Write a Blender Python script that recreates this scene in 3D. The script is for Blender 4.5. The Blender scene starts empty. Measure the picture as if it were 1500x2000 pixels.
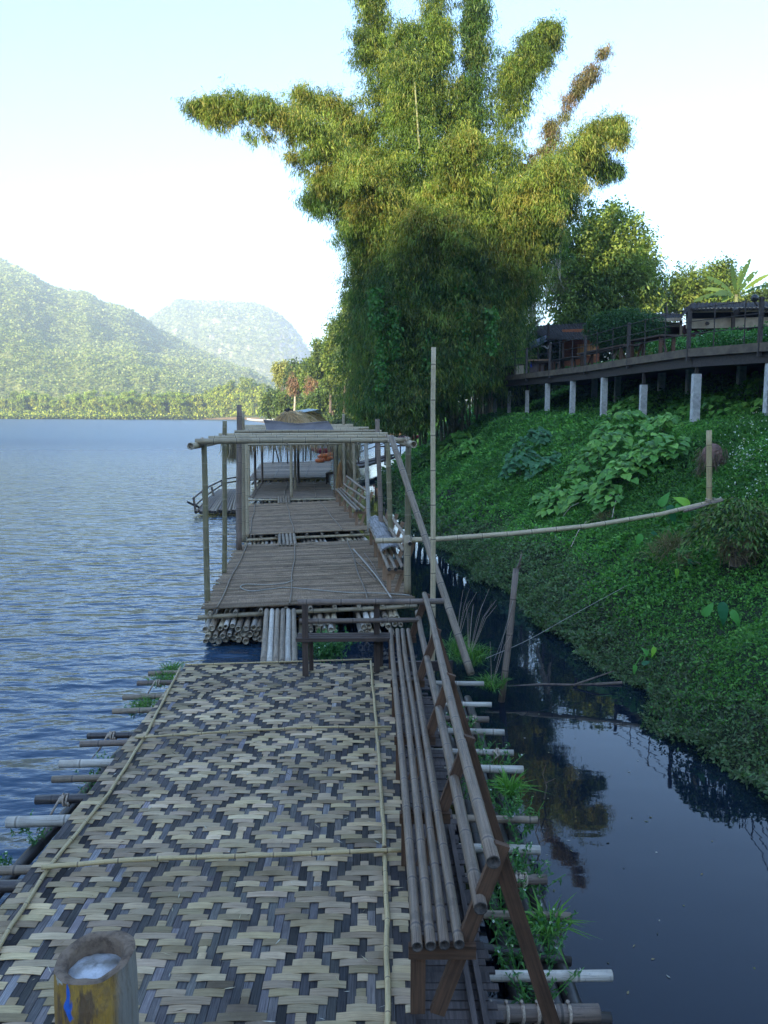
import bpy, math, random
import numpy as np
from mathutils import Vector, Matrix
random.seed(7)
RNG = np.random.default_rng(7)
R = math.radians
S = bpy.context.scene
COL = S.collection

# ------------------------------------------------------------------ camera, sky, sun, exposure
EYE = 3.6                     # metres above the water
cam_d = bpy.data.cameras.new('camera')
cam = bpy.data.objects.new('camera', cam_d); COL.objects.link(cam)
cam_d.sensor_fit = 'VERTICAL'; cam_d.sensor_height = 24.0; cam_d.lens = 24.0 * 1620 / 2000
cam_d.clip_start = 0.05; cam_d.clip_end = 9000
PITCH = math.atan(194 / 1620)
cam.location = (0, 0, EYE); cam.rotation_euler = (math.pi / 2 - PITCH, 0, 0)
S.camera = cam

SUN_EL = R(15); SUN_DIR = Vector((-0.46, -0.89, 0)).normalized()   # horizontal direction towards the sun
w = bpy.data.worlds.new('World'); S.world = w; w.use_nodes = True
nt = w.node_tree; nt.nodes.clear()
sky = nt.nodes.new('ShaderNodeTexSky'); sky.sky_type = 'NISHITA'; sky.sun_disc = False
sky.sun_elevation = SUN_EL; sky.sun_rotation = math.atan2(SUN_DIR.x, SUN_DIR.y)
sky.air_density = 1.05; sky.dust_density = 0.4; sky.ozone_density = 3.9; sky.altitude = 200
bg = nt.nodes.new('ShaderNodeBackground'); bg.inputs[1].default_value = 0.15
wo = nt.nodes.new('ShaderNodeOutputWorld')
nt.links.new(sky.outputs[0], bg.inputs[0]); nt.links.new(bg.outputs[0], wo.inputs[0])
sd = bpy.data.lights.new('sun', 'SUN'); sd.energy = 5.0; sd.angle = R(0.6); sd.color = (1.0, 0.86, 0.62)
sun = bpy.data.objects.new('sun', sd); COL.objects.link(sun)
sv = Vector((SUN_DIR.x * math.cos(SUN_EL), SUN_DIR.y * math.cos(SUN_EL), math.sin(SUN_EL)))
sun.rotation_euler = sv.to_track_quat('Z', 'Y').to_euler()
S.view_settings.view_transform = 'Standard'; S.view_settings.look = 'None'
S.view_settings.exposure = 2.13; S.view_settings.gamma = 1.0; S.view_settings.use_curve_mapping = False
S.cycles.max_bounces = 6; S.cycles.diffuse_bounces = 3; S.cycles.glossy_bounces = 3
S.cycles.transmission_bounces = 4; S.cycles.transparent_max_bounces = 8; S.cycles.volume_bounces = 0
S.cycles.use_denoising = True
S.cycles.caustics_reflective = False; S.cycles.caustics_refractive = False

# ------------------------------------------------------------------ surveying: photo bearings to metres
def _r(v):
    a = 193.0 + (v - 1000) * 0.993; b = 1608.6 - (v - 1000) * 0.1189
    return a, b
def PZ(u, v, z):              # where the bearing meets the level z
    a, b = _r(v); Y = (EYE - z) * b / a
    return Vector(((u - 750) / b * Y, Y, z))
def PY(u, v, Y):              # where the bearing meets the distance Y
    a, b = _r(v)
    return Vector(((u - 750) / b * Y, Y, EYE - a / b * Y))

# ------------------------------------------------------------------ mesh building
WO = {}
class B:
    def __init__(s): s.v = []; s.f = []; s.uv = []; s.m = []; s.c = []
    def add(s, vs, fs, uvs=None, mi=0, col=(1, 1, 1)):
        o = len(s.v); s.v += [tuple(p) for p in vs]
        for k, f in enumerate(fs):
            s.f.append(tuple(i + o for i in f))
            s.uv.append(uvs[k] if uvs else [(0, 0)] * len(f))
            s.m.append(mi[k] if isinstance(mi, list) else mi)
        s.c += [tuple(col)] * len(vs)
        return s
    def hexa(s, p, mi=0, col=(1, 1, 1)):       # 8 corners: 4 lower, 4 upper
        p = [Vector(q) for q in p]
        L = (p[1] - p[0]).length; W_ = (p[3] - p[0]).length; H = (p[4] - p[0]).length
        fs = [(0, 3, 2, 1), (4, 5, 6, 7), (0, 1, 5, 4), (1, 2, 6, 5), (2, 3, 7, 6), (3, 0, 4, 7)]
        r = random.random() * 20
        uvs = [[(r, 0), (r + W_, 0), (r + W_, L), (r, L)], [(r, 0), (r, L), (r + W_, L), (r + W_, 0)],
               [(r, 0), (r, L), (r + H, L), (r + H, 0)], [(r, 0), (r, W_), (r + H, W_), (r + H, 0)],
               [(r, L), (r, 0), (r + H, 0), (r + H, L)], [(r, 0), (r, W_), (r + H, W_), (r + H, 0)]]
        return s.add(p, [f[::-1] for f in fs], [q[::-1] for q in uvs], mi, col)
    def bar(s, a, b, w, h, up=(0, 0, 1), mi=0, col=(1, 1, 1), end=1.0):  # squared timber from a to b
        a, b = Vector(a), Vector(b); d = (b - a).normalized(); up = Vector(up)
        sx = d.cross(up)
        if sx.length < 1e-4: sx = d.cross(Vector((0, 1, 0)))
        sx.normalize(); u2 = sx.cross(d).normalized()
        x, y = sx * w / 2, u2 * h / 2
        return s.hexa([a - x - y, b - x * end - y * end, b + x * end - y * end, a + x - y,
                       a - x + y, b - x * end + y * end, b + x * end + y * end, a + x + y], mi, col)
    def box(s, x0, x1, y0, y1, z0, z1, mi=0, col=(1, 1, 1)):
        return s.hexa([(x0, y0, z0), (x0, y1, z0), (x1, y1, z0), (x1, y0, z0), (x0, y0, z1), (x0, y1, z1), (x1, y1, z1), (x1, y0, z1)], mi, col)
    def tube(s, pts, r0, r1=None, n=10, node=0.0, hollow=False, mi=0, emi=0, col=(1, 1, 1), seg=None, bulge=.05):
        pts = [Vector(p) for p in pts]; r1 = r0 if r1 is None else r1
        cum = [0]
        for i in range(1, len(pts)): cum.append(cum[-1] + (pts[i] - pts[i - 1]).length)
        Lt = cum[-1]
        if Lt < 1e-6: return s
        def at(t):
            t = max(0, min(Lt, t))
            for i in range(1, len(pts)):
                if t <= cum[i] or i == len(pts) - 1:
                    k = (t - cum[i - 1]) / max(1e-9, cum[i] - cum[i - 1]); return pts[i - 1].lerp(pts[i], k)
        ts = set([0.0, Lt] + cum[1:-1])
        off = random.random()
        if node > 0:
            k = math.ceil(off)
            while (k - off) * node < Lt:
                t = (k - off) * node
                for dt in (-.018, 0, .018):
                    if 0.02 < t + dt < Lt - 0.02: ts.add(round(t + dt, 4))
                k += 1
        if seg:
            for i in range(1, int(Lt / seg)): ts.add(i * seg)
        ts = sorted(ts)
        d0 = (pts[1] - pts[0]).normalized()
        ref = Vector((0, 0, 1)) if abs(d0.z) < .8 else Vector((0, 1, 0))
        rings = []; V = []; uvv = []
        for t in ts:
            p = at(t); e = max(1e-3, Lt * 1e-3); d = (at(t + e) - at(t - e)).normalized()
            x = d.cross(ref).normalized(); y = x.cross(d)
            r = r0 + (r1 - r0) * t / Lt
            if node > 0:
                q = (t / node + off) % 1; q = min(q, 1 - q)
                if q * node < .006: r *= 1 + bulge
            rings.append([p + (x * math.cos(2 * math.pi * j / n) + y * math.sin(2 * math.pi * j / n)) * r for j in range(n)])
            uvv.append(t / node + off if node > 0 else t)
        fs = []; uv = []; mm = []
        for i in range(len(rings)): V += rings[i]
        for i in range(len(rings) - 1):
            for j in range(n):
                k = (j + 1) % n
                fs.append((i * n + j, i * n + k, (i + 1) * n + k, (i + 1) * n + j))
                uv.append([(j / n, uvv[i]), ((j + 1) / n, uvv[i]), ((j + 1) / n, uvv[i + 1]), (j / n, uvv[i + 1])]); mm.append(mi)
        for end in (0, 1):
            ring = rings[-1] if end else rings[0]; base = (len(rings) - 1) * n if end else 0
            c = sum(ring, Vector()) / n
            d = (at(Lt) - at(Lt - 1e-2)).normalized() if end else (at(0) - at(1e-2)).normalized()
            if hollow:
                a = len(V); V += [c + (q - c) * .74 for q in ring]
                dep = random.choice((.012, .05, .09)); b_ = len(V); V += [c + (q - c) * .70 - d * dep for q in ring]
                for j in range(n):
                    k = (j + 1) % n
                    q1 = (base + k, base + j, a + j, a + k); q2 = (a + k, a + j, b_ + j, b_ + k)
                    if end: q1 = q1[::-1]; q2 = q2[::-1]
                    fs += [q1, q2]; uv += [[(0, 0)] * 4] * 2; mm += [emi, emi]
                q3 = tuple(range(b_, b_ + n)); fs.append(q3 if end else q3[::-1]); uv.append([(0, 0)] * n); mm.append(emi)
            else:
                q3 = tuple(range(base, base + n)); fs.append(q3 if end else q3[::-1]); uv.append([(0, 0)] * n); mm.append(emi)
        return s.add(V, fs, uv, mm, col)

def setprops(o, label=None, cat=None, group=None, kind=None):
    if label: o['label'] = label
    if cat: o['category'] = cat
    if group: o['group'] = group
    if kind: o['kind'] = kind
    return o
def mesh_from(name, b, mats, smooth=False, org=(0, 0, 0)):
    me = bpy.data.meshes.new(name)
    org = Vector(org)
    me.from_pydata([tuple(Vector(p) - org) for p in b.v], [], b.f)
    uvl = me.uv_layers.new(name='UVMap')
    flat = [c for f in b.uv for q in f for c in q]
    uvl.data.foreach_set('uv', flat)
    ca = me.color_attributes.new('Col', 'FLOAT_COLOR', 'POINT')
    ca.data.foreach_set('color', [x for c in b.c for x in (c[0], c[1], c[2], 1.0)])
    for m in (mats if isinstance(mats, (list, tuple)) else [mats]): me.materials.append(m)
    me.polygons.foreach_set('material_index', b.m)
    if smooth: me.polygons.foreach_set('use_smooth', [True] * len(b.f))
    me.update()
    return me
def thing(name, loc, label, cat, group=None):
    o = bpy.data.objects.new(name, None); COL.objects.link(o); o.location = loc; o.empty_display_size = .2
    WO[o.name] = Vector(loc)
    return setprops(o, label, cat, group)
def part(name, b, mats, parent=None, smooth=False, label=None, cat=None, group=None, kind=None, org=None):
    if org is None:
        n = len(b.v)
        org = Vector((sum(p[0] for p in b.v) / n, sum(p[1] for p in b.v) / n, min(p[2] for p in b.v)))
    me = mesh_from(name, b, mats, smooth, org)
    o = bpy.data.objects.new(name, me); COL.objects.link(o)
    if parent: o.parent = parent; o.location = Vector(org) - WO[parent.name]
    else: o.location = org
    WO[o.name] = Vector(org)
    return setprops(o, label, cat, group, kind)
def clone(o, parent=None, loc=None, rz=None, sc=None, label=None):
    c = o.copy(); COL.objects.link(c)
    if parent: c.parent = parent
    if loc is not None: c.location = loc
    if rz is not None: c.rotation_euler = (0, 0, rz)
    if sc is not None: c.scale = sc if hasattr(sc, '__len__') else (sc, sc, sc)
    if label: c['label'] = label
    for ch in list(o.children): clone(ch, c)
    return c
def jit(c, a=.1):
    k = 1 + random.uniform(-a, a); return tuple(x * k for x in c)

# leaves: every leaf a small folded blade of its own
def leaves(name, C, D, L, W_, colr, mat, parent=None, droop=.15, org=None, **kw):
    n = len(C); C = np.asarray(C, float); D = np.asarray(D, float)
    D /= np.linalg.norm(D, axis=1)[:, None] + 1e-9
    N = RNG.normal(size=(n, 3)); N[:, 2] = np.abs(N[:, 2]) + .9
    Sd = np.cross(D, N); Sd /= np.linalg.norm(Sd, axis=1)[:, None] + 1e-9
    L = np.broadcast_to(L, n)[:, None]; W_ = np.broadcast_to(W_, n)[:, None]
    mid = C + D * L * .42; Z = np.zeros((n, 3)); Z[:, 2] = 1
    v = np.empty((n, 4, 3)); v[:, 0] = C; v[:, 1] = mid + Sd * W_ / 2; v[:, 2] = C + D * L - Z * L * droop; v[:, 3] = mid - Sd * W_ / 2
    if org is None: org = (float(C[:, 0].mean()), float(C[:, 1].mean()), float(C[:, 2].min()))
    v = (v - np.array(org)).reshape(-1, 3)
    me = bpy.data.meshes.new(name); me.vertices.add(4 * n); me.vertices.foreach_set('co', v.ravel())
    me.loops.add(4 * n); me.loops.foreach_set('vertex_index', np.arange(4 * n))
    me.polygons.add(n); me.polygons.foreach_set('loop_start', np.arange(0, 4 * n, 4))
    me.update(calc_edges=True)
    ca = me.color_attributes.new('Col', 'FLOAT_COLOR', 'POINT')
    cc = np.ones((n, 4, 4)); cc[:, :, :3] = np.asarray(colr)[:, None, :]
    ca.data.foreach_set('color', cc.ravel()); me.materials.append(mat); me.validate()
    o = bpy.data.objects.new(name, me); COL.objects.link(o)
    if parent: o.parent = parent; o.location = Vector(org) - WO[parent.name]
    else: o.location = org
    WO[o.name] = Vector(org)
    return setprops(o, **kw)
def mixcol(n, cols, a=.18, w_=None):
    cols = np.array(cols); k = RNG.choice(len(cols), n, p=w_)
    return cols[k] * (1 + RNG.uniform(-a, a, (n, 1)))

# ------------------------------------------------------------------ materials
def mat(name):
    m = bpy.data.materials.new(name); m.use_nodes = True; t = m.node_tree; t.nodes.clear()
    out = t.nodes.new('ShaderNodeOutputMaterial'); p = t.nodes.new('ShaderNodeBsdfPrincipled')
    t.links.new(p.outputs[0], out.inputs[0]); return m, t, p, out
def N(t, typ, **kw):
    n = t.nodes.new(typ)
    for k, v in kw.items():
        if k.startswith('i_'): n.inputs[k[2:]].default_value = v
        else: setattr(n, k, v)
    return n
def math_(t, op, a, b=None, c=None):
    n = t.nodes.new('ShaderNodeMath'); n.operation = op
    for i, x in enumerate((a, b, c)):
        if x is None: continue
        if isinstance(x, (int, float)): n.inputs[i].default_value = x
        else: t.links.new(x, n.inputs[i])
    return n.outputs[0]
def mix_(t, f, a, b, typ='MIX'):
    n = t.nodes.new('ShaderNodeMix'); n.data_type = 'RGBA'; n.blend_type = typ
    for s, x in ((n.inputs[0], f), (n.inputs[6], a), (n.inputs[7], b)):
        if isinstance(x, (int, float)): s.default_value = x
        elif isinstance(x, tuple): s.default_value = (*x, 1) if len(x) == 3 else x
        else: t.links.new(x, s)
    return n.outputs[2]
def noise(t, vec, scale, detail=4, rough=.6, out=0):
    n = t.nodes.new('ShaderNodeTexNoise'); n.inputs['Scale'].default_value = scale; n.inputs['Detail'].default_value = detail
    n.inputs['Roughness'].default_value = rough
    if vec is not None: t.links.new(vec, n.inputs['Vector'])
    return n.outputs[out]
def ramp(t, f, a, b):
    n = t.nodes.new('ShaderNodeMapRange'); n.interpolation_type = 'SMOOTHSTEP'; n.inputs[1].default_value = a; n.inputs[2].default_value = b
    t.links.new(f, n.inputs[0]); return n.outputs[0]
def scalev(t, vec, s):
    n = t.nodes.new('ShaderNodeMapping'); n.inputs['Scale'].default_value = s; t.links.new(vec, n.inputs['Vector']); return n.outputs[0]
def bump(t, p, h, strength=.3, dist=.01):
    n = t.nodes.new('ShaderNodeBump'); n.inputs['Strength'].default_value = strength; n.inputs['Distance'].default_value = dist
    t.links.new(h, n.inputs['Height']); t.links.new(n.outputs[0], p.inputs['Normal'])

def bamboo(name, base, stain, ring=(.10, .075, .05), rough=.55, var=.5, moss=None):
    m, t, p, o = mat(name)
    tc = N(t, 'ShaderNodeTexCoord'); oi = N(t, 'ShaderNodeObjectInfo')
    sep = N(t, 'ShaderNodeSeparateXYZ'); t.links.new(tc.outputs['UV'], sep.inputs[0])
    fr = math_(t, 'FRACT', math_(t, 'ADD', sep.outputs[1], .5)); dd = math_(t, 'ABSOLUTE', math_(t, 'SUBTRACT', fr, .5))
    streak = noise(t, scalev(t, tc.outputs['UV'], (26, .9, 1)), 1.0, 5, .65)
    blot = noise(t, tc.outputs['Object'], 5.0, 5, .65)
    fine = noise(t, tc.outputs['Object'], 60.0, 3, .6)
    c = mix_(t, ramp(t, streak, .38, .72), base, stain)
    c = mix_(t, math_(t, 'MULTIPLY', ramp(t, blot, .50, .72), .75), c, stain)
    if moss: c = mix_(t, math_(t, 'MULTIPLY', ramp(t, noise(t, tc.outputs['Object'], 2.2, 4, .6), .52, .66), .8), c, moss)
    c = mix_(t, math_(t, 'MULTIPLY', ramp(t, fine, .55, .75), .5), c, tuple(x * .45 for x in stain))
    ck = noise(t, scalev(t, tc.outputs['UV'], (13, .22, 1)), 1.0, 2, .5)
    ckm = ramp(t, math_(t, 'ABSOLUTE', math_(t, 'SUBTRACT', ck, .53)), .010, .003)
    c = mix_(t, math_(t, 'MULTIPLY', ckm, .75), c, tuple(x * .3 for x in stain))
    rm = ramp(t, dd, .028, .012)
    band = math_(t, 'MULTIPLY', ramp(t, dd, .09, .03), .35)
    c = mix_(t, band, c, tuple(min(1, x * 1.25) for x in base))
    c = mix_(t, math_(t, 'MULTIPLY', rm, .8), c, ring)
    k = math_(t, 'ADD', math_(t, 'MULTIPLY', oi.outputs['Random'], var), 1 - var * .55)
    cc = N(t, 'ShaderNodeVectorMath', operation='SCALE'); t.links.new(c, cc.inputs[0]); t.links.new(k, cc.inputs['Scale'])
    col = N(t, 'ShaderNodeVertexColor', layer_name='Col')
    c = mix_(t, 1.0, cc.outputs[0], col.outputs[0], 'MULTIPLY')
    t.links.new(c, p.inputs['Base Color']); p.inputs['Roughness'].default_value = rough
    bump(t, p, math_(t, 'ADD', streak, math_(t, 'MULTIPLY', fine, .5)), .35, .004)
    return m
def wood(name, base, dark, rough=.75, sc=1.0):
    m, t, p, o = mat(name); tc = N(t, 'ShaderNodeTexCoord'); oi = N(t, 'ShaderNodeObjectInfo')
    g = noise(t, scalev(t, tc.outputs['UV'], (55 * sc, 1.6 * sc, 1)), 1.0, 5, .7)
    bl = noise(t, tc.outputs['Object'], 3.5, 5, .65)
    c = mix_(t, ramp(t, g, .35, .7), base, dark); c = mix_(t, math_(t, 'MULTIPLY', ramp(t, bl, .45, .7), .7), c, dark)
    k = math_(t, 'ADD', math_(t, 'MULTIPLY', oi.outputs['Random'], .4), .8)
    cc = N(t, 'ShaderNodeVectorMath', operation='SCALE'); t.links.new(c, cc.inputs[0]); t.links.new(k, cc.inputs['Scale'])
    col = N(t, 'ShaderNodeVertexColor', layer_name='Col')
    c = mix_(t, 1.0, cc.outputs[0], col.outputs[0], 'MULTIPLY')
    t.links.new(c, p.inputs['Base Color']); p.inputs['Roughness'].default_value = rough; p.inputs['Specular IOR Level'].default_value = .18
    bump(t, p, g, .4, .004); return m
def plain(name, base, dark, scale=6, rough=.8, metal=0, bs=.3, bd=.01):
    m, t, p, o = mat(name); tc = N(t, 'ShaderNodeTexCoord')
    g = noise(t, tc.outputs['Object'], scale, 6, .65)
    col = N(t, 'ShaderNodeVertexColor', layer_name='Col')
    c = mix_(t, ramp(t, g, .38, .68), base, dark); c = mix_(t, 1.0, c, col.outputs[0], 'MULTIPLY')
    t.links.new(c, p.inputs['Base Color']); p.inputs['Roughness'].default_value = rough; p.inputs['Metallic'].default_value = metal; p.inputs['Specular IOR Level'].default_value = .5 if rough < .9 else .05
    bump(t, p, g, bs, bd); return m
def leafmat(name, trans=.35, rough=.5, tint=(1, 1, 1)):
    m, t, p, o = mat(name)
    col = N(t, 'ShaderNodeVertexColor', layer_name='Col')
    c = mix_(t, 1.0, col.outputs[0], tint, 'MULTIPLY')
    t.links.new(c, p.inputs['Base Color']); p.inputs['Roughness'].default_value = rough; p.inputs['Specular IOR Level'].default_value = .3
    tr = N(t, 'ShaderNodeBsdfTranslucent'); t.links.new(mix_(t, 1.0, c, (1.1, 1.25, .6), 'MULTIPLY'), tr.inputs[0])
    mx = N(t, 'ShaderNodeMixShader'); mx.inputs[0].default_value = trans
    t.links.new(p.outputs[0], mx.inputs[1]); t.links.new(tr.outputs[0], mx.inputs[2]); t.links.new(mx.outputs[0], o.inputs[0]); return m

M = {}
M['tan'] = bamboo('tan_bamboo', (.50, .40, .25), (.30, .23, .14))
M['grey'] = bamboo('weathered_bamboo', (.31, .235, .16), (.12, .09, .06), (.06, .05, .045), .6)
M['pale'] = bamboo('bleached_bamboo', (.55, .50, .42), (.33, .28, .22), (.16, .13, .10), .6)
M['brown'] = bamboo('brown_bamboo', (.24, .175, .13), (.10, .075, .06), (.05, .04, .03), .6)
M['dark'] = bamboo('wet_dark_bamboo', (.075, .06, .052), (.03, .026, .025), (.015, .012, .012), .38)
M['green'] = bamboo('mossy_green_bamboo', (.24, .205, .105), (.15, .12, .065), (.34, .29, .20), .5, moss=(.30, .22, .13))
M['greyrail'] = bamboo('slate_grey_bamboo', (.235, .165, .11), (.085, .058, .038), (.045, .035, .035), .5, .25)
M['strip'] = bamboo('yellow_split_bamboo', (.52, .40, .20), (.36, .26, .13), (.12, .08, .05), .5, .25)
M['cut'] = plain('cut_bamboo_end', (.50, .42, .30), (.12, .09, .06), 25)
M['cutdark'] = plain('old_cut_end', (.10, .08, .065), (.02, .018, .016), 30)
M['slat'] = wood('weathered_slats', (.38, .27, .17), (.14, .095, .06), .8, 1.0)
M['slatwarm'] = wood('tan_slats', (.34, .27, .20), (.17, .13, .095), .8)
M['slatdark'] = wood('dark_wet_slats', (.095, .075, .068), (.035, .028, .026), .6)
M['wood'] = wood('brown_plank', (.135, .075, .045), (.055, .033, .022), .7)
M['woodpale'] = wood('raw_timber', (.36, .23, .14), (.20, .12, .075), .75)
M['wooddark'] = wood('old_dark_timber', (.10, .07, .055), (.04, .03, .025), .7)
M['matlight'] = wood('pale_woven_strip', (.38, .29, .18), (.22, .16, .095), .6, 2.6)
M['matdark'] = wood('dyed_woven_strip', (.056, .054, .055), (.020, .019, .021), .7, 2.6)
M['rope'] = plain('hemp_rope', (.50, .40, .30), (.30, .22, .16), 90)
M['leaf'] = leafmat('leaf_blade')
M['bleaf'] = leafmat('bamboo_leaf', .38, .45)
M['bark'] = plain('tree_bark', (.16, .12, .09), (.07, .05, .04), 12)
M['paleb'] = plain('pale_bark', (.55, .48, .38), (.28, .23, .17), 5)
M['concrete'] = plain('concrete', (.62, .60, .57), (.38, .37, .35), 7, .85)
M['iron'] = plain('painted_iron', (.055, .042, .036), (.028, .022, .018), 20, .7)
M['roofm'] = plain('old_tin_roof', (.06, .052, .048), (.028, .024, .022), 4, .92)
M['thatch'] = wood('dry_thatch', (.66, .46, .26), (.40, .27, .15), .85, .6)
M['tarp'] = plain('grey_tarpaulin', (.19, .17, .165), (.14, .125, .125), 4, .6, bs=.5, bd=.02)
M['cream'] = plain('cream_board', (.44, .35, .24), (.30, .24, .16), 3)
M['maroon'] = plain('maroon_wall', (.10, .03, .025), (.05, .02, .018), 3)
# ------------------------------------------------------------------ water
def build_water():
    m, t, p, o = mat('river_surface')
    tc = N(t, 'ShaderNodeTexCoord'); g = N(t, 'ShaderNodeNewGeometry')
    sep = N(t, 'ShaderNodeSeparateXYZ'); t.links.new(g.outputs['Position'], sep.inputs[0])
    pos = g.outputs['Position']
    # open river (left of the rafts) is wind-rippled, the sheltered channel along the bank is calm
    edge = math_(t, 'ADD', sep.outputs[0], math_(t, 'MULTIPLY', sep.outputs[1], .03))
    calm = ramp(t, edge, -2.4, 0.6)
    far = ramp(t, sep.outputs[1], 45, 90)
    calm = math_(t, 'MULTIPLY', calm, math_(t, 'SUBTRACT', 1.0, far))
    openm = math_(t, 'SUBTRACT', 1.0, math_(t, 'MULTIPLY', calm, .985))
    rot = N(t, 'ShaderNodeMapping'); rot.inputs['Rotation'].default_value = (0, 0, R(-14)); rot.inputs['Scale'].default_value = (.55, 1.0, 1)
    t.links.new(pos, rot.inputs['Vector'])
    a = noise(t, rot.outputs[0], 1.15, 2, .5); b = noise(t, rot.outputs[0], 4.6, 3, .55)
    rot2 = N(t, 'ShaderNodeMapping'); rot2.inputs['Rotation'].default_value = (0, 0, R(22)); rot2.inputs['Scale'].default_value = (.5, 1.1, 1)
    t.links.new(pos, rot2.inputs['Vector'])
    c = noise(t, rot2.outputs[0], 2.6, 2, .5)
    h = math_(t, 'ADD', math_(t, 'MULTIPLY', a, .15), math_(t, 'ADD', math_(t, 'MULTIPLY', b, .032), math_(t, 'MULTIPLY', c, .065)))
    h = math_(t, 'MULTIPLY', h, openm)
    n = N(t, 'ShaderNodeBump'); n.inputs['Strength'].default_value = 1.0; n.inputs['Distance'].default_value = 1.0
    t.links.new(h, n.inputs['Height']); t.links.new(n.outputs[0], p.inputs['Normal'])
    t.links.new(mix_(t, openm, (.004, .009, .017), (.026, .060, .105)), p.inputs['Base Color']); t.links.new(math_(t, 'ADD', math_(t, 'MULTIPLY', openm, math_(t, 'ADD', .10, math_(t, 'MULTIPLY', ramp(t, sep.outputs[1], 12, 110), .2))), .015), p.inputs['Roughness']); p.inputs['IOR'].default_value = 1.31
    bm = B(); xs = [-3000, -60, -8, 8, 60, 2000]; ys = [-1000, -20, 60, 3400]
    vs = [(x, y, 0) for y in ys for x in xs]; k = len(xs)
    bm.add(vs, [(j * k + i, j * k + i + 1, (j + 1) * k + i + 1, (j + 1) * k + i) for j in range(len(ys) - 1) for i in range(k - 1)])
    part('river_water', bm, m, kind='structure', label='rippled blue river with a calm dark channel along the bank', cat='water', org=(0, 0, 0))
build_water()

# ------------------------------------------------------------------ land
from mathutils import noise as mn
EY = [-30, 0, 7.4, 10, 14, 21, 30, 37, 45, 52, 60, 107, 135, 220]
EX = [7, 4.1, 3.75, 3.35, 2.9, 1.75, .6, .15, .1, .9, 2.2, 3.6, 8, 12]
def shore(y): return float(np.interp(y, EY, EX)) + .12 * math.sin(y * 1.3) + .08 * math.sin(y * 3.1 + 1)
def bank_z(x, y, nz=True):
    d = x - shore(y)
    top = float(np.interp(y, [0, 25, 36, 48, 90, 140], [3.3, 3.25, 3.5, 3.5, 3.2, 2.8]))
    sl = float(np.interp(y, [0, 14, 40, 60], [.70, .69, .72, .8]))
    if d < 0: return d * .7
    z = min(d * sl, top) if d * sl < top - .5 else top - .5 * math.exp(-(d * sl - top + .5) / .5)
    if d > 6.5 and y > 15: z += min(1.2, (d - 6.5) * .42) + max(0, min(2.4, (d - 14) * .4))
    if nz: z += (mn.noise(Vector((x * .6, y * .6, 0))) * .16 + mn.noise(Vector((x * 2, y * 2, 3))) * .05) * min(1, d)
    return z
def soil():
    m, t, p, o = mat('weedy_soil'); tc = N(t, 'ShaderNodeTexCoord')
    g = N(t, 'ShaderNodeNewGeometry'); a = noise(t, g.outputs['Position'], 1.3, 6, .65); b = noise(t, g.outputs['Position'], 22, 4, .7)
    c = mix_(t, ramp(t, a, .35, .65), (.018, .045, .014), (.03, .035, .018)); c = mix_(t, ramp(t, b, .45, .7), c, (.012, .02, .008))
    t.links.new(c, p.inputs['Base Color']); p.inputs['Roughness'].default_value = .9; bump(t, p, b, .6, .05); return m
SOIL = soil()
bm = B(); ys = list(np.concatenate([np.arange(-12, 60, .5), np.arange(60, 221, 4)])); ds = [-4, -2, -1, -.4, 0, .3, .7, 1.2, 1.8, 2.5, 3.2, 4, 4.8, 5.6, 6.5, 8, 10, 13, 17, 25, 40, 80, 200, 500]
vs = []
for y in ys:
    for d in ds:
        x = shore(y) + d; vs.append((x, y, bank_z(x, y)))
k = len(ds)
bm.add(vs, [(j * k + i, j * k + i + 1, (j + 1) * k + i + 1, (j + 1) * k + i) for j in range(len(ys) - 1) for i in range(k - 1)])
part('river_bank', bm, SOIL, smooth=True, kind='structure', label='steep green weedy river bank', cat='ground', org=(0, 0, 0))

def farsoil():
    m, t, p, o = mat('bare_and_weedy_bank'); g = N(t, 'ShaderNodeNewGeometry')
    sep = N(t, 'ShaderNodeSeparateXYZ'); t.links.new(g.outputs['Position'], sep.inputs[0])
    a = noise(t, g.outputs['Position'], .12, 5, .6); b = noise(t, g.outputs['Position'], 1.2, 5, .7)
    c = mix_(t, ramp(t, b, .4, .65), (.16, .10, .055), (.24, .17, .09))
    zz = math_(t, 'ADD', sep.outputs[2], math_(t, 'MULTIPLY', a, 2.0))
    c = mix_(t, ramp(t, zz, 1.7, 2.6), c, (.06, .09, .028)); t.links.new(c, p.inputs['Base Color']); p.inputs['Roughness'].default_value = .95; bump(t, p, b, .6, .3); return m
poly = [(-2900, 640, 0, 1), (-900, 540, 0, 1), (-300, 500, 0, 1), (-150, 472, 0, 1), (-110, 455, .1, 1), (-64, 440, .3, 1), (-50, 330, .8, .6), (-24, 205, .8, .6), (-10, 142, .3, 1), (-2, 134, 0, 1), (9, 132, 0, 1), (30, 131, 0, 1), (400, 131, 0, 1)]
bm = B(); offs = [(-6, -2), (0, 0), (1.2, .7), (3, 1.6), (7, 2.3), (16, 3.6), (36, 4.6), (110, 6), (400, 9), (1800, 20)]
vs = []
pp = []
for i in range(len(poly) - 1):
    for q in range(8):
        s_ = q / 8; a_, b_ = poly[i], poly[i + 1]; pp.append([a_[j] * (1 - s_) + b_[j] * s_ for j in range(4)])
pp.append(list(poly[-1]))
for (x, y, dx, dy) in pp:
    l = math.hypot(dx, dy); wob = 5 * mn.noise(Vector((x * .03, y * .03, 0)))
    for (o_, z_) in offs:
        q = o_ + (wob if abs(x) > 15 else 0)
        X_, Y_ = x + dx / l * q, y + dy / l * q
        vs.append((X_, min(Y_, 3350), z_ * (1 + .35 * mn.noise(Vector((X_ * .05, Y_ * .05, 2)))) if z_ > 0 else z_))
k = len(offs); nn = len(pp)
bm.add(vs, [(j * k + i, (j + 1) * k + i, (j + 1) * k + i + 1, j * k + i + 1) for j in range(nn - 1) for i in range(k - 1)])
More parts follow.
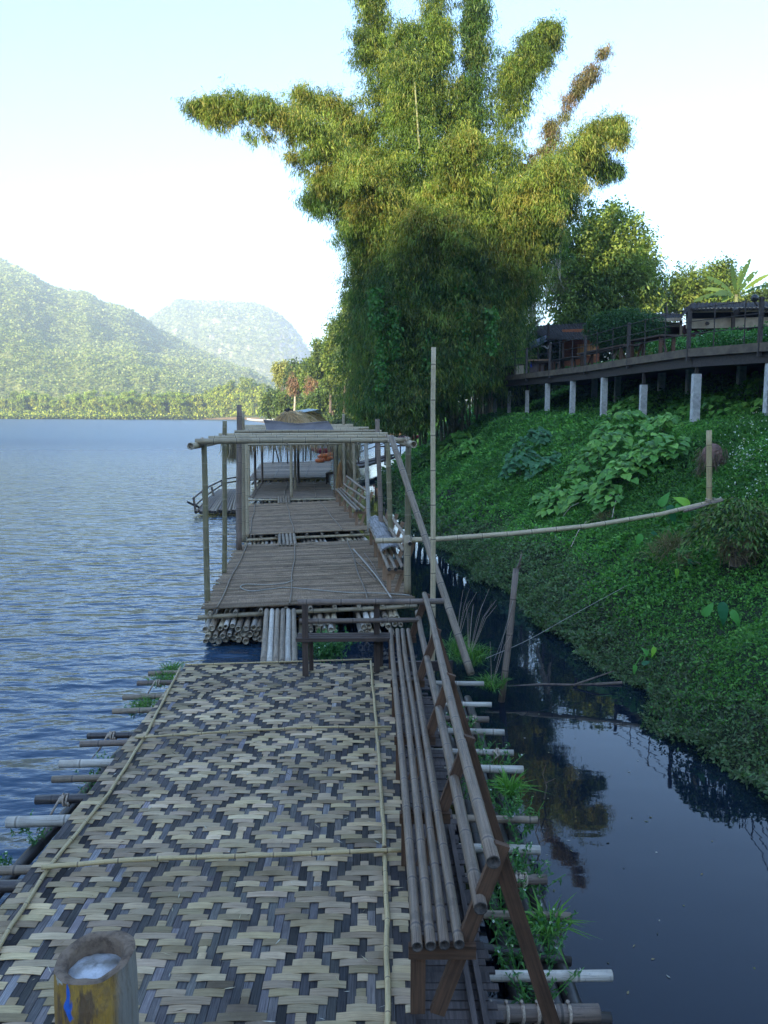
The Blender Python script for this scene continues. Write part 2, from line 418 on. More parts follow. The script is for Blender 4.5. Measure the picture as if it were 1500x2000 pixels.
part('far_shore_land', bm, farsoil(), smooth=True, kind='structure', label='low far shore of bare earth and grass across the river', cat='ground', org=(0, 0, 0))

# ------------------------------------------------------------------ mountains
def mountmat(name, rock_bias, sc, cliff=0.0):
    m, t, p, o = mat(name); g = N(t, 'ShaderNodeNewGeometry')
    sep = N(t, 'ShaderNodeSeparateXYZ'); t.links.new(g.outputs['Position'], sep.inputs[0])
    nsep = N(t, 'ShaderNodeSeparateXYZ'); t.links.new(g.outputs['Normal'], nsep.inputs[0])
    a = noise(t, g.outputs['Position'], .16 * sc, 5, .75); b = noise(t, g.outputs['Position'], .012 * sc, 5, .6)
    v = N(t, 'ShaderNodeTexVoronoi'); v.inputs['Scale'].default_value = .13 * sc; t.links.new(g.outputs['Position'], v.inputs['Vector'])
    forest = mix_(t, ramp(t, a, .35, .65), (.14, .19, .04), (.30, .34, .09))
    forest = mix_(t, ramp(t, b, .42, .68), forest, (.30, .32, .10))
    forest = mix_(t, math_(t, 'MULTIPLY', ramp(t, v.outputs[0], .3, .75), .35), forest, (.02, .035, .012))
    rk = noise(t, scalev(t, g.outputs['Position'], (1, 1, .55)), .011 * sc, 6, .68)
    rk = math_(t, 'ADD', rk, math_(t, 'MULTIPLY', ramp(t, sep.outputs[0], -430, -300), cliff)); rkm = math_(t, 'MULTIPLY', ramp(t, rk, .60 - rock_bias, .66 - rock_bias), ramp(t, nsep.outputs[2], .93, .62))
    rockc = mix_(t, ramp(t, noise(t, scalev(t, g.outputs['Position'], (1, 1, .35)), .06 * sc, 5, .7), .35, .65), (.75, .68, .56), (.42, .36, .28))
    c = mix_(t, rkm, forest, rockc)
    t.links.new(c, p.inputs['Base Color']); p.inputs['Roughness'].default_value = .95; p.inputs['Specular IOR Level'].default_value = .1
    h = math_(t, 'ADD', a, math_(t, 'MULTIPLY', v.outputs[0], -.8)); bump(t, p, h, .9, 7.0); return m
def mountain(name, sky_pts, D0, D1, u0, u1, m, nu, nv, rough, label, dome=False, foot=3.0, seed=0):
    us = np.linspace(u0, u1, nu); su = [q[0] for q in sky_pts]; sv_ = [q[1] for q in sky_pts]
    vs = []
    for i, u in enumerate(us):
        v = float(np.interp(u, su, sv_)); a, b = _r(v); H = EYE - a / b * D1
        for j in range(nv + 1):
            q = j / nv * 1.25; D = D0 + (D1 - D0) * q
            x = (u - 750) / b * D
            if q <= 1: g_ = (math.sin(q * math.pi / 2) ** 1.0 if dome else q ** .95)
            else: g_ = 1 - (q - 1) * 1.1
            f = mn.fractal(Vector((x * .0045 + seed, D * .0035, 0)), 1.0, 2.1, 6)
            f2 = mn.fractal(Vector((x * .07, D * .05, seed)), .7, 2.0, 4)
            amp = rough * (min(1, q * 3) if q < .9 else max(.18, 1 - (q - .9) * 8) if q <= 1.0 else .2)
            # keep the skyline where it is surveyed: lower slopes vary more than the crest
            z = H * g_ + f * amp * 34 * (1 - .9 * max(0, 1 - abs(q - 1) / .2)) + f2 * (5.0 if q < .9 else 2.5) * (1 if q > .02 else 0)
            vs.append((x, D, max(z, -2 if q < .03 else 1)))
    k = nv + 1; bm = B()
    bm.add(vs, [(i * k + j, i * k + j + 1, (i + 1) * k + j + 1, (i + 1) * k + j) for i in range(nu - 1) for j in range(nv)])
    part(name, bm, m, smooth=True, kind='structure', label=label, cat='mountain', org=(0, 0, 0))
    A_ = np.array([tuple(q) for q in vs]).reshape(nu, nv + 1, 3); jm = int(nv / 1.25); n = 150000 if not dome else 60000
    i_ = RNG.integers(0, nu - 1, n); j_ = RNG.integers(0, jm + 1, n); f_, g_2 = RNG.random((n, 1)), RNG.random((n, 1))
    P = A_[i_, j_] * (1 - f_) * (1 - g_2) + A_[i_ + 1, j_] * f_ * (1 - g_2) + A_[i_, j_ + 1] * (1 - f_) * g_2 + A_[i_ + 1, j_ + 1] * f_ * g_2
    if dome: P = P[(P[:, 0] < -470) | (P[:, 2] < 40) | (P[:, 2] > 215) | (RNG.random(n) < .22)]; n = len(P)
    s_ = P[:, 1] * .00072; D = RNG.normal(size=(n, 3)); D[:, 2] = np.abs(D[:, 2]) * .5
    leaves('hillside_forest', P + [0, 0, 1.5], D, 5.5 * s_ * RNG.uniform(.5, 1.2, n), 4.2 * s_ * RNG.uniform(.5, 1.2, n), mixcol(n, [(.27, .33, .08), (.30, .35, .09), (.24, .30, .07), (.32, .35, .10)], .08), M['leaf'], droop=.1, kind='stuff', label='tree cover on the ' + label, cat='forest', org=(0, 0, 0))
mountain('mountain', [(-900, 330), (-500, 380), (-200, 445), (-80, 480), (0, 508), (45, 528), (90, 556), (135, 572), (165, 570), (200, 592), (240, 600), (265, 612), (300, 640), (400, 690), (520, 742), (620, 795), (700, 812)], 560, 1350, -900, 700, mountmat('forested_slope', -.03, 1.0), 420, 130, .75, 'forested mountain ridge sloping down from the left edge', seed=3)
mountain('mountain', [(60, 660), (200, 650), (300, 632), (322, 618), (345, 602), (380, 600), (410, 597), (440, 596), (475, 598), (500, 601), (525, 610), (545, 622), (565, 640), (580, 655), (600, 686), (625, 715), (660, 745), (720, 790), (800, 812)], 1450, 2300, 60, 800, mountmat('cliffed_slope', .07, .62, .15), 300, 110, .55, 'pale domed limestone mountain with bare cliffs', dome=True, seed=11)

# unseen ridge added behind the photographer to keep the low sun off the landing
def shade_ridge():
    perp = Vector((SUN_DIR.y, -SUN_DIR.x, 0)); bm = B(); vs = []
    nu, nv = 120, 14
    for i in range(nu + 1):
        s_ = (i / nu - .5) * 1500
        for j in range(nv + 1):
            q = j / nv * 2 - 1; d = 250 + q * 140
            p_ = SUN_DIR * d + perp * s_
            h = RIDGE_H * (1 - abs(q) ** 1.4) * max(.15, 1 - (abs(s_) / 750) ** 3) + mn.fractal(Vector((p_.x * .02, p_.y * .02, 1)), 1, 2, 5) * 3 * (1 - abs(q))
            vs.append((p_.x, p_.y, h - 3 * (abs(q) > .95)))
    k = nv + 1
    bm.add(vs, [(i * k + j, (i + 1) * k + j, (i + 1) * k + j + 1, i * k + j + 1) for i in range(nu) for j in range(nv)])
    part('shade_hill', bm, mountmat('shade_ridge_cover', -.1, 2.0), smooth=True, kind='structure', label='unseen ridge added behind the landing to shade it', cat='shade_hill', org=(0, 0, 0))
RIDGE_H = 87
shade_ridge()
# ------------------------------------------------------------------ vegetation
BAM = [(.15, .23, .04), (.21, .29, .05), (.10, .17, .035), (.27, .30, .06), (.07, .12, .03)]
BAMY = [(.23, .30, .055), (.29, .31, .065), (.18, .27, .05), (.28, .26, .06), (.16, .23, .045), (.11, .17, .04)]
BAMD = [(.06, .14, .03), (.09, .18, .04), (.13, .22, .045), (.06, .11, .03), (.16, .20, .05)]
BAMR = [(.20, .17, .08), (.22, .21, .08), (.26, .19, .11), (.14, .15, .05)]
def unit(n):
    v = RNG.normal(size=(n, 3)); return v / np.linalg.norm(v, axis=1)[:, None]
def plume(path, radii, dens, cols, L=.19, Wd=.031, k=13, tuft=.36, down=.45, w_=None):
    """leaf sprays gathered into tufts along a leaning culm"""
    P = np.array([tuple(p) for p in path], float); seg = np.linalg.norm(np.diff(P, axis=0), axis=1); cum = np.concatenate([[0], np.cumsum(seg)])
    Lt = cum[-1]; rr = np.array(radii, float)
    nt_ = max(3, int(Lt * dens * .62)); t_ = RNG.uniform(0, Lt, nt_)
    rad = np.interp(t_, cum, rr)
    C = np.stack([np.interp(t_, cum, P[:, i]) for i in range(3)], 1)
    u = unit(nt_); C = C + u * (rad * RNG.uniform(.25, 1.0, nt_) ** .7)[:, None]
    tone = RNG.uniform(.62, 1.28, nt_); ci = RNG.choice(len(cols), nt_, p=w_)
    ns = 17
    ax = u * .7; ax[:, 2] -= .35
    sp = np.repeat(C, ns, 0) + RNG.normal(size=(nt_ * ns, 3)) * np.repeat(np.minimum(tuft, .2 + rad * .3), ns)[:, None] * np.array([1, 1, .7])
    tone = np.repeat(tone, ns * k); ci = np.repeat(ci, ns * k)
    other = RNG.integers(0, len(cols), len(ci)); ci = np.where(RNG.random(len(ci)) < .25, other, ci)
    LC = np.repeat(sp, k, 0) + RNG.normal(size=(len(sp) * k, 3)) * .10
    LD = np.repeat(np.repeat(ax, ns, 0), k, 0) * .6 + RNG.normal(size=(len(LC), 3)) * .55; LD[:, 2] -= down
    col = np.minimum(.75, np.array(cols)[ci] * 1.08 * tone[:, None] * RNG.uniform(.8, 1.2, (len(ci), 1)))
    n = len(LC)
    return LC, LD, L * RNG.uniform(.6, 1.25, n), Wd * RNG.uniform(.7, 1.25, n), col
def gather(lst):
    return [np.concatenate([q[i] for q in lst]) for i in range(5)]

def big_bamboo():
    Y = 38.0; base = Vector((3.0, 39.5, 2.7))
    T = thing('bamboo_clump', base, 'towering feathery bamboo clump leaning over the river bank behind the rafts', 'bamboo clump')
    q = lambda u, v, dy=0: PY(u, v, Y + dy)
    m_ = 1 / 43.0
    arms = [  # image bearings, radii in px, density, palette, depth shifts
        ([(800, 560), (735, 400), (650, 280), (560, 225), (470, 210), (376, 210)], [95, 85, 62, 42, 28, 3], 30, BAMY, [0, -1, -1.5, -2, -2, -2]),
        ([(740, 330), (690, 260), (640, 200), (590, 190)], [50, 45, 32, 12], 20, BAMY, [1, 1, 1, 1]),
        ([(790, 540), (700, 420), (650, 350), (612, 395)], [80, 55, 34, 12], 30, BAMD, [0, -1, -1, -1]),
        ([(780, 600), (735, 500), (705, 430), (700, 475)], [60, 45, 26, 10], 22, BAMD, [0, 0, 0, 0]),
        ([(800, 560), (765, 330), (745, 170), (725, 60), (725, -60)], [90, 80, 52, 34, 22], 34, BAM, [0, 0, 1, 1, 1]),
        ([(840, 520), (815, 300), (800, 150), (795, 60)], [90, 75, 50, 30], 34, BAM, [-1, -1, -1, 0]),
        ([(870, 520), (865, 240), (852, 80), (850, -60)], [90, 70, 32, 24], 32, BAM, [0, 0, 0, 1]),
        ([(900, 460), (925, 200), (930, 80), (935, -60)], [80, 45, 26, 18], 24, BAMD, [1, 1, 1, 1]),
        ([(930, 540), (985, 330), (1000, 190), (1030, 100), (1082, 50)], [95, 80, 58, 42, 10], 36, BAM, [1, 1, 1, 1, 1]),
        ([(1010, 420), (1060, 290), (1110, 200), (1150, 130), (1195, 88)], [50, 28, 20, 14, 8], 7, BAMR, [1, 1, 1, 1, 1]),
        ([(960, 560), (1060, 400), (1120, 290), (1180, 255), (1210, 250)], [90, 75, 50, 32, 10], 30, BAMY, [0, -1, -1, -1, -1]),
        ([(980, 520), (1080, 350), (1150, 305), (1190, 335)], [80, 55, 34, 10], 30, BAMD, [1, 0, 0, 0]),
        ([(930, 600), (1000, 460), (1050, 360), (1090, 330)], [100, 70, 42, 12], 34, BAMY, [-2, -3, -4, -4.5]),
        ([(880, 480), (885, 370), (900, 300), (910, 270)], [80, 55, 35, 12], 30, BAMY, [-2, -3, -4, -4]),
        ([(800, 560), (820, 490), (840, 440), (860, 420)], [80, 60, 42, 12], 34, BAMY, [-3, -4, -5, -5]),
        ([(780, 470), (745, 400), (720, 350), (690, 330)], [70, 60, 42, 16], 30, BAMY, [-2, -2, -3, -3]),
        ([(950, 640), (1000, 540), (1040, 480), (1060, 440)], [70, 50, 36, 15], 26, BAMD, [-1, -1, -1, -1]),
    ]
    acc = []
    for pts, rad, dn, pal, dy in arms:
        path = [q(u, v, d) for (u, v), d in zip(pts, dy)]
        acc.append(plume(path, [r * m_ * .50 for r in rad], dn * (.8 if pal is not BAMR else 1.1), pal, tuft=.36 if pal is not BAMR else .12))
        for s_ in range(int(len(pts) * (5.5 if pal is not BAMR else 1))):        # side branches arching off the culm
            i = random.randrange(max(0, len(pts) // 3 - 1), len(pts) - 1); f = random.random(); o_ = path[i].lerp(path[i + 1], f); rr_ = (rad[i] * (1 - f) + rad[i + 1] * f) * m_
            ax = (path[i + 1] - path[i]).normalized(); sd_ = ax.cross(Vector((0, -1, .2))).normalized() * random.choice((-1, 1)); l_ = rr_ * random.uniform(.45, .95) + .2
            m1 = o_ + (sd_ * .7 + ax * .6 + Vector((0, random.uniform(-.7, .7), 0))) * l_ * .7; e_ = m1 + (sd_ * .5 + ax * .35 - Vector((0, 0, .55))) * l_ * .75
            acc.append(plume([o_, m1, e_], [rr_ * .24, rr_ * .19, .04], 6, pal, tuft=.22))
    # the hanging skirt of the clump
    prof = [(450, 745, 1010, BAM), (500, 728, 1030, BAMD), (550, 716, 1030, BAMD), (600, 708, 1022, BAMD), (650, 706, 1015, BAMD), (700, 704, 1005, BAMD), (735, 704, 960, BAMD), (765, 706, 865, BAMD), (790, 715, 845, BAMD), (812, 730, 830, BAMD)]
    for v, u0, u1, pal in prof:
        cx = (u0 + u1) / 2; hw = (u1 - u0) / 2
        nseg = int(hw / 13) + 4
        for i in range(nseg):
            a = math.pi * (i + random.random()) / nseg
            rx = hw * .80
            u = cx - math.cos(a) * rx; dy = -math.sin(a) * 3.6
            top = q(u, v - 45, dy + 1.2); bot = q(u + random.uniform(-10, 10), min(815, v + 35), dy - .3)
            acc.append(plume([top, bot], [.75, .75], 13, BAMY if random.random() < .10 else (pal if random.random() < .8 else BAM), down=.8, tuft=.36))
    for i in range(26):      # far side, seen from a step aside
        a = random.uniform(0, math.pi); p_ = Vector((3.0 + 4 * math.cos(a), 39 + 3.5 * math.sin(a), random.uniform(5, 13)))
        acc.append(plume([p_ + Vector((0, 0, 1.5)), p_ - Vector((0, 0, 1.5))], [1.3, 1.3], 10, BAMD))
    C, D, L, W_, col = gather(acc)
    leaves('crown', C, D, L, W_, col, M['bleaf'], T, droop=.25)
    print('bamboo leaves', len(C))
    # culms
    cm = bamboo('living_culm', (.23, .24, .09), (.12, .12, .06), (.35, .33, .22), .45, .5)
    ends = [q(u, v, d) for (pts, rad, dn, pal, dy) in arms for (u, v), d in [(pts[-1], dy[-1])]]
    mids = [q(*pts[len(pts) // 2], dy[len(dy) // 2]) for (pts, rad, dn, pal, dy) in arms]
    for e, md in zip(ends, mids):
        a = base + Vector((random.uniform(-1.7, 2.0), random.uniform(-1.2, 1.2), -.5))
        k1 = a.lerp(md, .5) + Vector((0, 0, 1.8)); b_ = B()
        b_.tube([a, k1, md, md.lerp(e, .5) + Vector((0, 0, .2)), e], .055, .012, 7, .45); part('culm', b_, cm, T)
    for i in range(34):
        x = random.uniform(-2.0, 2.6); a = base + Vector((x, random.uniform(-1.6, 1.0), -.6 + (x > 0) * .2))
        top = Vector((3 + x * random.uniform(1.0, 1.7) + random.uniform(-.5, .5), 39.5 + random.uniform(-1, 2), random.uniform(8, 13)))
        b_ = B(); b_.tube([a, a.lerp(top, .5) + Vector((0, 0, .6)), top], .05, .02, 7, .42); part('culm', b_, cm, T)
    for (u0, v0, u1, v1) in [(810, 160, 819, 290)]:
        b_ = B(); b_.tube([q(u0, v0, -2), q(u1, v1, -2)], .03, .045, 7, .45); part('culm', b_, cm, T)
    cb = bamboo('old_tan_culm', (.50, .40, .24), (.28, .22, .13), (.12, .09, .06), .5, .5)
    for i in range(22):
        u0 = random.uniform(845, 962); b_ = B(); b_.tube([PY(u0, 822 - (u0 - 845) * .15, 36.6 + random.random()), PY(u0 + random.uniform(-18, 12), random.uniform(640, 720), 37)], .045, .035, 7, .42); part('culm', b_, cb, T)
    # climbing creeper on the skirt
    n = 2600; u = RNG.uniform(0, 1, n)
    cu = np.array([(735, 560, 640), (770, 600, 700), (840, 640, 740), (905, 520, 720), (745, 650, 760), (960, 600, 690)])
    k = RNG.integers(0, len(cu), n); P = []
    for j in range(n):
        uu, v0, v1 = cu[k[j]]; P.append(tuple(q(uu + RNG.normal() * 7, v0 + (v1 - v0) * u[j], -4.0 + RNG.normal() * .3)))
    leaves('creeper', P, RNG.normal(size=(n, 3)) - [0, .6, .8], .16, .13, mixcol(n, [(.05, .16, .03), (.08, .22, .04), (.10, .2, .05)]), M['leaf'], T)
big_bamboo()

# broad-leaved trees: trunk, limbs and a crown of leaf clusters
def tree(name, base, height, blobs, cols, label, n, L=.30, Wd=.16, trunk=.2, tm='bark', trunkpts=None, group=None, limb=6, tuft=.16, down=.3, k=9, lean=0, tint=None):
    base = Vector(base); T = thing(name, base, label, 'tree' if 'tree' in name else name.replace('_', ' '), group)
    top = base + Vector((lean, 0, height * .75)); b_ = B()
    tp = trunkpts or [base - Vector((0, 0, .4)), base.lerp(top, .4) + Vector((random.uniform(-.2, .2), 0, 0)), top]
    b_.tube(tp, trunk, trunk * .35, 9, seg=.8)
    for i in range(limb):
        s_ = random.uniform(.35, .95); p0 = Vector(tp[0]).lerp(Vector(tp[-1]), s_); bl = random.choice(blobs)
        p1 = base + Vector(bl[0]) + Vector([random.uniform(-.5, .5) * bl[1][j] for j in range(3)])
        b_.tube([p0, p0.lerp(p1, .5) + Vector((0, 0, -.05 * height)), p1], trunk * .4, trunk * .08, 6)
    part('trunk', b_, M[tm], T)
    acc = []; vol = sum(r[0] * r[1] * r[2] for _, r in blobs); cols = np.array(cols)
    for c, r in blobs:
        m_ = max(3, int(n / (6 * k) * (r[0] * r[1] * r[2]) / vol)); u = unit(m_); c = np.array(base + Vector(c))
        C = c + u * np.array(r) * (RNG.uniform(.12, 1, m_) ** .45)[:, None]
        C = C + RNG.normal(size=C.shape) * .06 * np.array(r)
        tone = np.repeat(RNG.uniform(.75, 1.25, m_), 6 * k); ci = np.repeat(RNG.integers(0, len(cols), m_), 6 * k)
        sp = np.repeat(C, 6, 0) + RNG.normal(size=(m_ * 6, 3)) * tuft * min(r)
        LC = np.repeat(sp, k, 0) + RNG.normal(size=(m_ * 6 * k, 3)) * L * .8
        LD = np.repeat(np.repeat(u, 6, 0), k, 0) * .5 + RNG.normal(size=LC.shape) * .6; LD[:, 2] -= down
        nn_ = len(LC); acc.append((LC, LD, L * RNG.uniform(.6, 1.3, nn_), Wd * RNG.uniform(.7, 1.2, nn_), cols[ci] * tone[:, None] * RNG.uniform(.8, 1.2, (nn_, 1))))
    C, D, L_, W_, col = gather(acc)
    leaves('crown', C, D, L_, W_, col, M['leaf'], T)
    return T
def blobs_at(base, lst, Y):
    """lst: image centre, image radii -> offsets and radii in metres"""
    out = []
    for (u, v, ru, rv, dy) in lst:
        p = PY(u, v, Y + dy) - Vector(base); s_ = (Y + dy) / 1640
        out.append(((p.x, p.y, p.z), (ru * s_, max(ru, rv) * s_ * .8, rv * s_)))
    return out
G1 = [(.09, .15, .035), (.13, .20, .04), (.18, .24, .05), (.06, .10, .03)]
G2 = [(.18, .25, .04), (.13, .20, .035), (.24, .29, .06), (.08, .13, .03)]
b0 = PY(1165, 690, 50)
tree('tree', b0, 10, blobs_at(b0, [(1170, 520, 95, 95, 0), (1130, 580, 75, 60, -1), (1215, 570, 70, 80, 0), (1200, 460, 62, 52, 0), (1125, 500, 60, 60, 1), (1235, 510, 45, 60, 1), (1160, 630, 85, 32, -2), (1240, 625, 45, 35, -1), (1165, 435, 40, 35, 0), (1270, 590, 22, 60, 1)], 50), [(.16, .24, .05), (.22, .30, .06), (.28, .35, .07), (.10, .16, .04)],
     'big dense round tree overhanging the roofs of the terrace', 52000, L=.24, Wd=.12, trunk=.35, limb=14)
b0 = PY(1042, 690, 47)
tree('tree', b0, 10, blobs_at(b0, [(1065, 440, 40, 32, 0), (1105, 400, 26, 22, 0), (1070, 500, 25, 25, 1), (1095, 560, 24, 20, 1)], 47), [(.26, .24, .10), (.18, .19, .07), (.30, .27, .14)],
     'slender pale trunked tree between the bamboo and the round tree', 3800, L=.2, Wd=.08, trunk=.22, tm='paleb', trunkpts=[b0, PY(1040, 600, 47), PY(1044, 530, 47), PY(1050, 480, 47), PY(1075, 440, 47), PY(1100, 400, 47)], limb=9)
b0 = PY(1345, 640, 58)
tree('tree', b0, 5, blobs_at(b0, [(1345, 555, 38, 32, 0), (1320, 590, 32, 26, 0), (1365, 580, 30, 26, 0), (1300, 570, 20, 20, 2)], 58), G2, 'small sunlit yellow green tree above the terrace roof', 9000, L=.25, Wd=.13, trunk=.14)
b0 = PY(1405, 640, 60)
tree('tree', b0, 5, blobs_at(b0, [(1405, 545, 34, 30, 0), (1400, 580, 42, 26, 0)], 60), G1 + G2, 'round leafy tree directly behind the banana plant', 8000, L=.25, Wd=.13, trunk=.14)
b0 = PY(1295, 660, 55)
tree('tree', b0, 5, blobs_at(b0, [(1285, 530, 14, 30, 0), (1290, 580, 16, 30, 0), (1270, 640, 40, 20, -2)], 55), [(.07, .10, .035), (.10, .13, .05)], 'thin airy tree at the right edge of the big round tree', 2600, L=.2, Wd=.06, trunk=.1)
b0 = PY(1465, 640, 62)
tree('tree', b0, 4, blobs_at(b0, [(1475, 592, 40, 20, 0), (1520, 580, 35, 30, 0)], 62), G1, 'low dark tree behind the roof at the right edge', 5000, L=.25, Wd=.13, trunk=.14)

# banana plant
def banana():
    b0 = PY(1440, 640, 44); T = thing('banana_plant', b0, 'sunlit banana plant with broad upright leaves above the roof', 'banana plant')
    b_ = B(); b_.tube([b0 - Vector((0, 0, 1.5)), PY(1438, 600, 44), PY(1438, 575, 44)], .16, .09, 10); part('trunk', b_, plain('banana_stem', (.16, .20, .07), (.10, .10, .05), 5), T)
    mt = leafmat('banana_blade', .4, .4)
    ends = [((1428, 515), .17), ((1452, 520), .14), ((1466, 505), .13), ((1480, 528), .14), ((1504, 535), .10), ((1512, 556), .09), ((1380, 540), .13), ((1396, 575), .15), ((1410, 590), .14), ((1372, 565), .10), ((1355, 588), .12)]
    for (uv_, wd) in ends:
        o_ = PY(1438, 580, 44); e = PY(uv_[0], uv_[1], 44 + random.uniform(-1.2, .6)); mid = o_.lerp(e, .55) + Vector((0, 0, .25 + .2 * random.random()))
        n = 22; b_ = B(); V = []
        for i in range(n + 1):
            s_ = i / n; p = o_ * (1 - s_) ** 2 + mid * 2 * s_ * (1 - s_) + e * s_ * s_ if True else 0
            d = ((mid - o_) * (1 - s_) + (e - mid) * s_).normalized(); sd_ = d.cross(Vector((.2, -1, .2))).normalized()
            ww = wd * (0.03 if s_ < .18 else math.sin(min(1, (s_ - .15) / .85) * math.pi * .93 + .1) ** .6) * (1 + .18 * math.sin(i * 2.4 + uv_[0]))
            V += [p - sd_ * ww - Vector((0, 0, ww * .25)), p, p + sd_ * ww - Vector((0, 0, ww * .25))]
        fs = []
        for i in range(n):
            a = i * 3
            if random.random() > .08: fs.append((a, a + 1, a + 4, a + 3))
            if random.random() > .08: fs.append((a + 1, a + 2, a + 5, a + 4))
        b_.add(V, fs, col=jit(random.choice([(.12, .20, .05), (.18, .27, .06), (.07, .13, .04)]))); part('leaf', b_, mt, T, smooth=True)
banana()

# the wooded shore upstream (left of the clump)
def spot(u, v0, Y): p = PY(u, v0, Y); return p
ups = [  # u, base v, Y, height px top v, width px, palette, label
    (700, 800, 92, [(700, 600, 26, 40, 0), (715, 660, 30, 50, 0), (690, 700, 26, 45, 0), (720, 570, 18, 30, 2)], G1, 'tall dark tree right beside the bamboo clump'),
    (672, 800, 104, [(672, 655, 30, 30, 0), (690, 625, 22, 24, 0), (665, 700, 26, 36, 0), (655, 680, 18, 20, 0)], G2, 'tall sunlit tree with gaps showing sky'),
    (645, 800, 112, [(640, 690, 22, 18, 0), (628, 715, 20, 18, 0), (655, 730, 22, 26, 0), (622, 680, 9, 14, 0)], G1, 'dark wiry tree standing ahead of the sunlit ones'),
    (620, 800, 140, [(622, 722, 26, 22, 0), (636, 745, 24, 26, 0), (610, 745, 18, 24, 0)], G2, 'round yellow green tree above the thatched hut'),
    (598, 805, 150, [(596, 725, 15, 14, 0), (602, 745, 15, 20, 0)], G2, 'narrow light green tree left of the round one'),
    (575, 808, 160, [(573, 715, 9, 12, 0), (576, 745, 12, 30, 0)], G1, 'slim dark tree above the hut peak'),
    (552, 812, 170, [(553, 722, 16, 9, 0), (548, 740, 10, 10, 0)], [(.36, .36, .10), (.28, .30, .08)], 'flat topped yellow tree at the end of the point'),
    (540, 815, 180, [(540, 785, 24, 22, 0), (525, 795, 16, 15, 0)], G1, 'low bushy tree on the point'),
    (565, 812, 155, [(560, 788, 22, 20, 0), (590, 795, 20, 16, 0)], G1, 'dark bush at the foot of the slim tree'),
    (650, 805, 125, [(650, 775, 34, 22, 0), (690, 770, 30, 26, 0), (615, 790, 26, 16, 0)], G1, 'dark thicket under the tall sunlit trees'),
    (735, 800, 80, [(735, 700, 26, 60, 0), (725, 750, 24, 40, 0)], G1, 'dark tree half hidden by the bamboo skirt')]
for (u, v0, Y, bl, pal, lab) in ups:
    b0 = PY(u, v0, Y); n = int(900 + sum(r[2] * r[3] for r in bl) * 2.6)
    tree('tree', b0, max(3, PY(u, min(q[1] for q in bl), Y).z - b0.z), blobs_at(b0, bl, Y), pal, lab, n * 3, L=.30 * Y / 110 + .12, Wd=.15 * Y / 110 + .06, trunk=.2, group='trees on the upstream shore')
for (u, v0, v1, Y, pal, lab) in [(575, 800, 722, 150, [(.27, .17, .08), (.20, .19, .07), (.24, .14, .08)], 'tree with reddish brown drying leaves and pale stems, left one'), (612, 800, 735, 135, [(.34, .19, .10), (.26, .20, .09), (.30, .17, .09)], 'tree with tawny hanging leaves')]:
    b0 = PY(u, v0, Y); tree('tree', b0, 9, blobs_at(b0, [(u, (v0 + v1) / 2 - 10, 6, 19, 0), (u + 2, v1 + 12, 4, 9, 0)], Y), pal, lab, 3600, L=.5, Wd=.16, trunk=.2, tm='paleb', down=1.2, group='trees on the upstream shore')

# far-shore bamboo clumps: a few kinds, then copies
def far_clump(kind, W0, H0, cols, label):
    T = thing('bamboo_clump', (0, 0, 0), label, 'bamboo clump', 'clumps along the far shore'); acc = []
    for i in range(kind[0]):
        a = random.uniform(0, 2 * math.pi); lean = random.uniform(.25, 1) * W0; hh = H0 * random.uniform(.65, 1)
        p0 = Vector((math.cos(a) * .25 * lean, math.sin(a) * .25 * lean, hh * .12)); p1 = Vector((math.cos(a) * .6 * lean, math.sin(a) * .6 * lean, hh * .8)); p2 = Vector((math.cos(a) * 1.1 * lean, math.sin(a) * 1.1 * lean, hh * random.uniform(.7, .95)))
        acc.append(plume([p0, p1, p2], [kind[1] * .8, kind[1], kind[1] * .5], 2.2, [cols[i % len(cols)], cols[(i + 1) % len(cols)]], L=1.0, Wd=.42, k=5, tuft=.9, down=.6))
    C, D, L, W_, col = gather(acc); leaves('crown', C, D, L, W_, col, M['bleaf'], T, org=(0, 0, 0))
    b_ = B()
    for i in range(9):
        a = i * .7; b_.tube([(math.cos(a), math.sin(a), -1), (math.cos(a) * 2.2, math.sin(a) * 2.2, H0 * .6)], .12, .05, 5)
    part('culms', b_, M['bark'], T, org=(0, 0, 0)); return T
YG = [(.42, .48, .05), (.30, .38, .045), (.52, .53, .08), (.14, .21, .03)]
YG2 = [(.26, .35, .045), (.36, .42, .06), (.14, .2, .03), (.30, .37, .06)]
protos = [far_clump((16, 2.0), 7, 17, YG, 'x'), far_clump((18, 1.8), 8, 15, YG2, 'y'), far_clump((14, 2.3), 5, 20, YG, 'z')]
fc = []   # u, base v, Y, top v, proto
left_row = [(-60, 500), (-20, 500), (18, 497), (48, 495), (80, 490), (110, 490), (140, 485), (170, 482), (196, 478), (222, 470)]
ords = ['first', 'second', 'third', 'fourth', 'fifth', 'sixth', 'seventh', 'eighth', 'ninth', 'tenth', 'eleventh', 'twelfth', 'thirteenth', 'fourteenth', 'fifteenth', 'sixteenth']
for i, (u, Y) in enumerate(left_row): fc.append((u, Y + 6, random.uniform(758, 776), i % 2, '%s pale green bamboo clump counted from the left on the far shore' % ords[i]))
mid = [(244, 768), (268, 762), (296, 772), (322, 768), (348, 760), (372, 770), (396, 764), (420, 755), (444, 750), (468, 742), (492, 738), (514, 752)]
for i, (u, tv) in enumerate(mid): fc.append((u, 462 - i * 1.5, tv, 2 if tv < 760 else i % 2, '%s sunlit yellow bamboo clump of the row on the river point' % ords[i]))
used = set()
